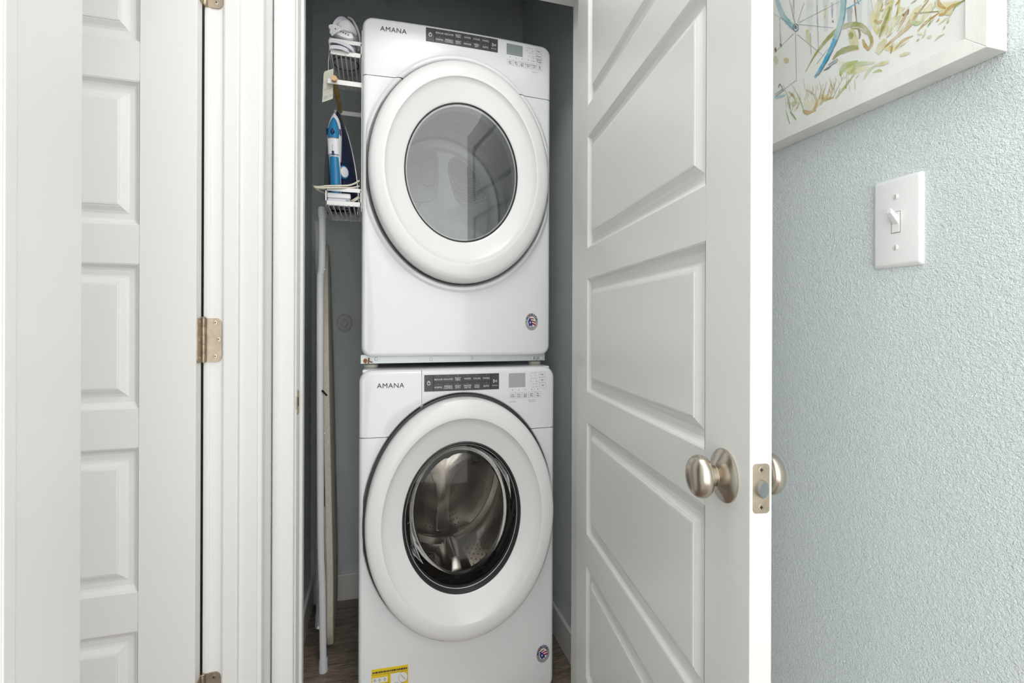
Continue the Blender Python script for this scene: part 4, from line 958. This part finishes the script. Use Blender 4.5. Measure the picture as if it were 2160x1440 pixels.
MB().tube([(tb[3].x, VT + 0.01, 0.80), (bu(VT + 0.15, 0.8) - 0.03, VT + 0.15, 0.82)], 0.005, 10).build('pivot_rod', ZINC, ib, True)
pl_ = onV(683, 830, VT - 0.014)
MB().tube([pl_ + Vector((-0.006, 0, 0.012)), pl_ + Vector((0.010, 0.004, -0.008))], 0.0035, 8).build('release_lever', BLACKP, ib, True)
for y in (568, 1268, 915):
    q = onV(683, y, VT - 0.012); MB().lathe([(0.004, -0.0), (0.004, 0.004), (0.002, 0.006)], (q.x, VT - 0.004, q.z), 'x', 12).build('rivet', TUBEM, ib, True)
for z in (0.20, 0.26, 0.33):
    q = Vector((bu(BVc - BHW, z) - 0.040, BVc - BHW + 0.02, z)); MB().tube([q, q + Vector((0.008, 0.0, 0.02))], 0.0022, 8).build('spring', CHROME, ib, True)
B('sliding_bracket', bu(1.93, 0.4) - 0.052, bu(1.93, 0.4) - 0.034, 1.905, 1.935, 0.31, 0.62, TUBEM, ib, 0.003)

# ================================================================== drain clean-out plug on the back wall
pc = onV(727, 681, CVB)
cp = thing('cleanout_plug', 'round grey drain plug with raised square set in the closet back wall', 'drain plug', (pc.x, CVB, pc.z))
cpo = MB().lathe([(0.0345, CVB), (0.0345, CVB - 0.005), (0.032, CVB - 0.008), (0.0285, CVB - 0.008), (0.0275, CVB - 0.0055), (0.024, CVB - 0.0055), (0.002, CVB - 0.0055)], (pc.x, 0, pc.z), 'y', 40, 1, 1.2).build('cap', GREYC, cp, True)
m = MB(); L = [(pc.x + 0.019 * math.cos(math.radians(q)), pc.z + 0.019 * 1.25 * math.sin(math.radians(q))) for q in (100, 190, 280, 10)]
m.loft([[(u, CVB - 0.005, z) for u, z in L], [(u, CVB - 0.016, z) for u, z in inset(L, 0.002)]]).build('square_boss', GREYC, cp, False, 0.0015)

# ================================================================== light switch on the hall wall (faces -U)
def sw(x, y, d=0.0): return onU(x, y, UR - d)
q = [sw(1846.5, 389), sw(1953, 358), sw(1948, 559), sw(1847, 567)]
sv0, sv1 = (q[1].y + q[2].y) / 2, (q[0].y + q[3].y) / 2
szt, szb = (q[0].z + q[1].z) / 2, (q[2].z + q[3].z) / 2
ls_ = thing('light_switch', 'white toggle light switch on the pale aqua hall wall', 'light switch', (UR, (sv0 + sv1) / 2, (szt + szb) / 2))
cy, czz = (sv0 + sv1) / 2, (szt + szb) / 2; wv, hz = sv1 - sv0, szt - szb
def plate_loop(w_, h_, u): return [(u, cy + a_, czz + b_) for a_, b_ in rrect(w_, h_, 0.003, 3)]
MB().loft([plate_loop(wv, hz, UR), plate_loop(wv, hz, UR - 0.0018), plate_loop(wv - 0.004, hz - 0.005, UR - 0.0048), plate_loop(wv - 0.009, hz - 0.011, UR - 0.0058)]).build('cover_plate', SWITCH, ls_, True)
tz0, tz1 = czz - 0.0155, czz + 0.0150
B('toggle_slot', UR - 0.0062, UR - 0.0050, cy - 0.0062, cy + 0.0062, tz0, tz1, mat('slot_shadow_grey', (0.30, 0.29, 0.26), 0.6), ls_)
B('toggle_base', UR - 0.0068, UR - 0.0050, cy - 0.0054, cy + 0.0054, tz0 + 0.0008, tz1 - 0.0008, SWITCH, ls_, 0.0005)
m = MB()
lo = lambda u, zc_, h_, w_: [(u, cy - w_, zc_ - h_), (u, cy + w_, zc_ - h_), (u, cy + w_, zc_ + h_), (u, cy - w_, zc_ + h_)]
m.loft([lo(UR - 0.0060, czz + 0.0020, 0.0060, 0.0044), lo(UR - 0.0125, czz + 0.0085, 0.0050, 0.0040), lo(UR - 0.0200, czz + 0.0150, 0.0036, 0.0036)]).build('toggle', SWITCH, ls_, False, 0.0012)
for dzz in (0.036, -0.036):
    MB().lathe([(0.0034, UR - 0.0055), (0.0034, UR - 0.0066), (0.0022, UR - 0.0071)], (0, cy, czz + dzz), 'x', 18, 1, 1.2).build('screw', SWITCH, ls_, True)
    B('screw_slot', UR - 0.0074, UR - 0.0069, cy - 0.0005, cy + 0.0005, czz + dzz - 0.0030, czz + dzz + 0.0030, mat('slot_shadow_grey', (0.30, 0.29, 0.26), 0.6), ls_)

# ================================================================== framed watercolour on the hall wall
FZ = (onU(2126, 103, UR).z + onU(1634, 325, UR).z) / 2
FV0 = onU(2126, 103, UR).y; FD = 0.036; FV1 = FV0 + 0.66; FZ1 = FZ + 0.52; FW_ = 0.0215
pf = thing('framed_picture', 'white wood framed watercolour of a bicycle in grass on the hall wall', 'picture', (UR, (FV0 + FV1) / 2, FZ))
FRM = mat('white_washed_frame', (0.79, 0.78, 0.755), 0.5, bump=(30, 0.25, 0.001, (1, 8, 1)), var=(28, 0.05))
def fbar(q):
    m = MB(); m.loft([[(UR - FD, v_, z_) for v_, z_ in q], [(UR - 0.001, v_, z_) for v_, z_ in q]]); m.build('frame_bar', FRM, pf, False, 0.0007)
iv0, iv1, iz0, iz1 = FV0 + FW_, FV1 - FW_, FZ + FW_, FZ1 - FW_
fbar([(FV0, FZ), (FV1, FZ), (iv1, iz0), (iv0, iz0)]); fbar([(FV0, FZ1), (iv0, iz1), (iv1, iz1), (FV1, FZ1)]); fbar([(FV0, FZ), (iv0, iz0), (iv0, iz1), (FV0, FZ1)]); fbar([(FV1, FZ), (FV1, FZ1), (iv1, iz1), (iv1, iz0)])
CU = UR - FD + 0.006
PAPER = mat('watercolour_paper', (0.78, 0.79, 0.76), 0.75, var=(9, 0.035))
cv = B('paper', CU, CU + 0.004, FV0 + FW_ * 0.8, FV1 - FW_ * 0.8, FZ + FW_ * 0.8, FZ1 - FW_ * 0.8, PAPER, pf)
def gapline(v0, v1, z0, z1): B('frame_gap', CU - 0.0006, CU, v0, v1, z0, z1, mat('frame_gap_brown', (0.16, 0.11, 0.085), 0.8), pf)
gapline(FV0 + FW_ - 0.001, FV1 - FW_, FZ + FW_ - 0.001, FZ + FW_ + 0.0010); gapline(FV0 + FW_ - 0.001, FV0 + FW_ + 0.0007, FZ + FW_, FZ1 - FW_)
def wc(name, col, pale=0.45):
    m = bpy.data.materials.new(name); m.use_nodes = True; nt = m.node_tree; b = nt.nodes['Principled BSDF']; b.inputs['Roughness'].default_value = 0.75
    tc = nt.nodes.new('ShaderNodeTexCoord'); n = nt.nodes.new('ShaderNodeTexNoise'); n.inputs['Scale'].default_value = 45; n.inputs['Detail'].default_value = 5
    nt.links.new(tc.outputs['Object'], n.inputs['Vector']); cr = nt.nodes.new('ShaderNodeValToRGB'); e = cr.color_ramp.elements
    e[0].position = 0.34; e[0].color = (*col, 1); e[1].position = 0.68; e[1].color = tuple(c + (p - c) * pale for c, p in zip(col, (0.78, 0.79, 0.76))) + (1,)
    nt.links.new(n.outputs[0], cr.inputs[0]); nt.links.new(cr.outputs[0], b.inputs['Base Color']); return m
PAINT = dict(mist=wc('paint_mist_grey', (0.62, 0.65, 0.66), 0.7), wash=wc('paint_straw_wash', (0.66, 0.61, 0.34), 0.85), teal=wc('paint_teal', (0.22, 0.46, 0.50), 0.5), sky=wc('paint_sky_blue', (0.05, 0.36, 0.55), 0.45), slate=wc('paint_slate', (0.10, 0.14, 0.17), 0.3), grey=wc('paint_grey', (0.36, 0.40, 0.42), 0.6),
             olive=wc('paint_olive', (0.27, 0.27, 0.045), 0.55), ochre=wc('paint_ochre', (0.45, 0.28, 0.045), 0.55), pale=wc('paint_pale_yellow', (0.56, 0.52, 0.26), 0.7), leaf=wc('paint_leaf_green', (0.40, 0.47, 0.17), 0.6), brown=wc('paint_brown', (0.20, 0.10, 0.04), 0.4), green=wc('paint_grass_green', (0.16, 0.33, 0.10), 0.4))
STK = []
def S(col, pts, w, w1=None, w2=None): STK.append((col, pts, w, w if w1 is None else w1, w if w2 is None else w2))
for x0_, w_ in ((345, 70), (480, 60), (590, 60), (760, 70), (850, 50), (1010, 70)): S('mist', [(x0_, -900), (x0_ + 6, -300), (x0_ + 10, 260)], w_, w_, w_ * .5)
for p_, w_ in (([(930, 20), (900, 160), (930, 290)], 90), ([(1040, 0), (1000, 140), (960, 280)], 80), ([(1130, 60), (1090, 170), (1010, 300)], 80), ([(1270, 60), (1200, 170), (1100, 280)], 70), ([(1380, 30), (1330, 110), (1260, 200)], 60), ([(1420, 40), (1500, 60), (1620, 20)], 90), ([(600, 520), (700, 590), (840, 570)], 80), ([(300, 880), (380, 880), (520, 800)], 80), ([(960, 400), (1060, 400), (1190, 330)], 60)): S('wash', p_, w_ * .4, w_, w_ * .3)
# strokes on a 4x enlargement of the picture area: start width, middle width, end width
S('pale', [(950, 0), (920, 150), (900, 240)], 40, 34, 10); S('pale', [(1060, -40), (1000, 200), (940, 330)], 26, 24, 8); S('pale', [(1110, -20), (1080, 200)], 22, 18, 6)
S('pale', [(330, 250), (345, 330), (350, 380)], 20, 44, 10); S('pale', [(140, 490), (165, 530)], 20, 50, 20); S('pale', [(60, 470), (75, 540)], 10, 40, 14); S('pale', [(490, 40), (480, 160)], 14, 20, 6)
S('grey', [(412, -40), (418, 200), (428, 440)], 16, 10, 5); S('grey', [(690, 60), (690, 190)], 46, 44, 30); S('grey', [(870, -20), (880, 60), (890, 110)], 4, 6, 3); S('grey', [(215, -20), (222, 120)], 12, 10, 4)
S('grey', [(100, 150), (104, 300), (110, 380)], 10, 12, 10); S('grey', [(540, 20), (543, 150)], 16, 16, 6); S('grey', [(355, 280), (365, 460)], 12, 8, 4)
S('brown', [(728, -20), (738, 90), (748, 190)], 7, 12, 5); S('brown', [(105, 365), (112, 395)], 10, 22, 8); S('brown', [(1135, 130), (1170, 110), (1185, 75)], 18, 34, 8); S('brown', [(62, 400), (66, 440)], 8, 18, 6); S('brown', [(545, 170), (550, 190)], 6, 18, 6)
S('pale', [(700, 250), (720, 330), (740, 425)], 50, 80, 60); S('olive', [(700, 270), (700, 330)], 20, 44, 16)
S('olive', [(315, 610), (380, 490), (450, 390), (540, 290), (620, 232), (720, 205), (800, 222), (860, 300), (875, 370), (835, 425)], 4, 46, 22)
S('ochre', [(800, 215), (865, 300), (882, 370), (850, 425)], 6, 12, 6); S('ochre', [(800, 330), (820, 385), (850, 415)], 14, 34, 18); S('brown', [(762, 235), (775, 290), (770, 330)], 8, 20, 6); S('olive', [(700, 240), (770, 245), (830, 290)], 10, 16, 8)
S('olive', [(545, 505), (600, 445), (700, 405), (760, 400)], 10, 52, 30); S('leaf', [(608, 638), (650, 560), (760, 520)], 14, 56, 26); S('leaf', [(700, 622), (760, 545), (900, 528)], 10, 48, 12); S('leaf', [(810, 668), (850, 595), (925, 540)], 8, 26, 8); S('leaf', [(885, 614), (930, 595), (962, 600)], 4, 24, 14)
S('teal', [(75, -10), (105, 80), (140, 150), (200, 215), (232, 238)], 30, 44, 46); S('slate', [(120, 150), (180, 215), (210, 245)], 2, 5, 3)
S('teal', [(640, -20), (630, 120), (600, 250), (560, 350)], 50, 52, 44); S('sky', [(570, 330), (540, 400), (470, 540), (395, 655)], 44, 40, 20); S('slate', [(657, -20), (643, 140), (607, 280), (547, 420), (472, 560), (425, 630)], 4, 8, 10)
S('teal', [(640, -20), (655, -320), (640, -640)], 50, 48, 40); S('teal', [(75, -10), (40, -220), (60, -520)], 30, 34, 34); S('sky', [(60, -500), (350, -540), (640, -600)], 30, 28, 30); S('brown', [(590, -650), (650, -665), (730, -650)], 20, 46, 20); S('slate', [(60, -520), (30, -600), (-60, -640)], 14, 14, 10); S('slate', [(640, -600), (650, -650)], 16)
for k in range(40):
    q0, q1 = 2 * math.pi * k / 40, 2 * math.pi * (k + 1) / 40; S('slate', [(234 + 560 * math.cos(q0), 233 + 640 * math.sin(q0)), (234 + 560 * math.cos(q1), 233 + 640 * math.sin(q1))], 7) if 20 < k < 38 else None
S('sky', [(660, 75), (720, 42), (800, -10)], 8, 9, 6)
S('teal', [(60, 825), (150, 800)], 26, 24, 6); S('sky', [(60, 822), (110, 812)], 6, 5, 2)
for a_, b_ in (((232, 270), (240, 690)), ((262, 190), (600, 15)), ((255, 205), (550, 235)), ((245, 290), (475, 475)), ((215, 285), (58, 440)), ((225, 195), (178, -10)), ((228, 190), (200, 40)), ((200, 205), (52, 118)), ((250, 190), (305, 20)), ((232, 680), (130, 760)), ((410, 540), (500, 420))): S('slate', [a_, b_], 3.2, 2.4, 2)
for k in range(13):
    q0, q1 = 2 * math.pi * k / 12, 2 * math.pi * (k + 1) / 12; S('slate', [(234 + 22 * math.cos(q0), 233 + 32 * math.sin(q0)), (234 + 22 * math.cos(q1), 233 + 32 * math.sin(q1))], 7)
S('slate', [(228, 215), (240, 245)], 10, 22, 8)
S('olive', [(940, 310), (1000, 150), (1032, 60)], 14, 26, 8); S('ochre', [(1100, 245), (1145, 160), (1175, 100)], 10, 22, 8); S('ochre', [(968, 412), (1060, 330), (1190, 220), (1250, 130), (1355, 0)], 10, 30, 8); S('ochre', [(1072, 412), (1140, 340), (1225, 300)], 8, 22, 5)
S('ochre', [(1035, 450), (1050, 385)], 8, 18, 6); S('ochre', [(1262, 262), (1330, 190), (1445, 105)], 8, 18, 5); S('olive', [(1235, 112), (1440, 95)], 12, 10, 8); S('ochre', [(1430, -20), (1450, 40), (1500, 70)], 10, 40, 10); S('pale', [(1440, 100), (1520, 100), (1560, 60)], 20, 60, 20); S('ochre', [(1480, 120), (1540, 60), (1620, 20)], 10, 30, 8); S('olive', [(1560, 90), (1590, 40), (1680, -10)], 6, 16, 5); S('ochre', [(1440, 130), (1500, 110)], 8, 24, 8); S('leaf', [(1195, 180), (1250, 195), (1295, 185)], 20, 44, 10)
S('ochre', [(900, 170), (930, 190), (960, 170)], 20, 30, 10); S('olive', [(1010, 110), (960, 230), (945, 300)], 8, 14, 5); S('leaf', [(1405, 345), (1440, 310), (1490, 285)], 4, 14, 4); S('pale', [(1345, 320), (1380, 300)], 14, 26, 12); S('pale', [(1260, 280), (1300, 290)], 14, 24, 10); S('pale', [(1110, 470), (1200, 440)], 16, 30, 10); S('pale', [(920, 450), (990, 330)], 40, 60, 30); S('pale', [(920, 550), (1020, 520)], 20, 34, 12)
S('ochre', [(295, 930), (340, 950), (405, 935)], 20, 42, 16); S('ochre', [(320, 755), (380, 790), (412, 860), (380, 945)], 6, 18, 24); S('ochre', [(440, 885), (475, 820)], 10, 18, 5); S('ochre', [(475, 845), (555, 818)], 10, 16, 5); S('ochre', [(175, 770), (215, 810), (240, 870)], 10, 16, 5)
S('leaf', [(570, 830), (640, 740), (715, 640)], 16, 16, 5); S('leaf', [(200, 880), (250, 860)], 30, 40, 14)
for a_, b_ in (((455, 855), (495, 690)), ((490, 850), (540, 670)), ((520, 840), (580, 665)), ((545, 830), (640, 640)), ((420, 850), (470, 700))): S('ochre', [a_, b_], 5, 4, 1.5)
S('green', [(150, 925), (185, 1055)], 3, 8, 5); S('green', [(188, 940), (238, 1010)], 3, 16, 8); S('green', [(205, 715), (270, 840), (312, 965)], 2, 6, 5); S('green', [(128, 715), (180, 860), (190, 960)], 2, 4, 3)
S('grey', [(512, 552), (590, 502)], 20, 24, 20); S('slate', [(510, 545), (590, 495)], 4); S('slate', [(516, 562), (585, 520)], 4); S('grey', [(65, 800), (132, 752)], 20, 22, 20); S('slate', [(62, 795), (130, 748)], 4); S('slate', [(68, 808), (134, 760)], 4); S('slate', [(88, 742), (100, 708), (122, 745)], 4, 6, 4)
S('slate', [(470, 595), (530, 560)], 4, 16, 10); S('slate', [(395, 640), (440, 620)], 3, 12, 3)
for i in range(70):                            # loose dabs in the grass
    x, y = random.uniform(880, 1560), random.uniform(-20, 420)
    if y > 470 - (x - 880) * 0.32 or (x < 1000 and y > 330): continue
    l_ = random.uniform(30, 110); an = math.radians(random.uniform(-75, -35)); S(random.choice(['pale', 'pale', 'ochre', 'olive', 'leaf']), [(x, y), (x + l_ * math.cos(an) * .5 + 4, y + l_ * math.sin(an) * .5), (x + l_ * math.cos(an), y + l_ * math.sin(an))], 2, random.uniform(4, 16), 2)
for i in range(46):
    x = random.uniform(150, 760); y = 960 - (x - 150) * 0.36 + random.uniform(-120, 10); l_ = random.uniform(30, 130); an = math.radians(random.uniform(-110, -50))
    S(random.choice(['pale', 'leaf', 'ochre', 'pale', 'green']), [(x, y), (x + l_ * math.cos(an), y + l_ * math.sin(an))], random.uniform(2, 8), 4, 1.5)
byc = {}
for i, (col, pts, w0, w1, w2) in enumerate(STK):
    P3 = spl([(p[0], p[1], 0) for p in pts], 6); n = len(P3); L_, R_ = [], []
    u = CU - 0.0002 - 0.000003 * i
    for k, p in enumerate(P3):
        t_ = (P3[min(k + 1, n - 1)] - P3[max(k - 1, 0)]).normalized(); nn = Vector((-t_.y, t_.x, 0)); s = k / (n - 1)
        wd = (w0 + (w1 - w0) * s * 2) if s < 0.5 else (w1 + (w2 - w1) * (s - 0.5) * 2)
        jit = 1 + 0.10 * math.sin(k * 2.1 + i)
        for sg, dst in ((1, L_), (-1, R_)):
            q_ = p + nn * wd * 0.5 * jit * sg; h = onU(1620 + q_.x / 4, q_.y / 4, u)
            h.y = min(max(h.y, FV0 + FW_), FV1 - FW_); h.z = min(max(h.z, FZ + FW_), FZ1 - FW_); dst.append(h)
    mm = byc.setdefault(col, MB()); base = len(mm.v); mm.v += [tuple(p) for p in L_ + R_]
    mm.f += [(base + k, base + k + 1, base + n + k + 1, base + n + k) for k in range(n - 1)]
for col, mm in byc.items():
    o = mm.build('brush_strokes', PAINT[col], cv); o['kind'] = 'stuff'
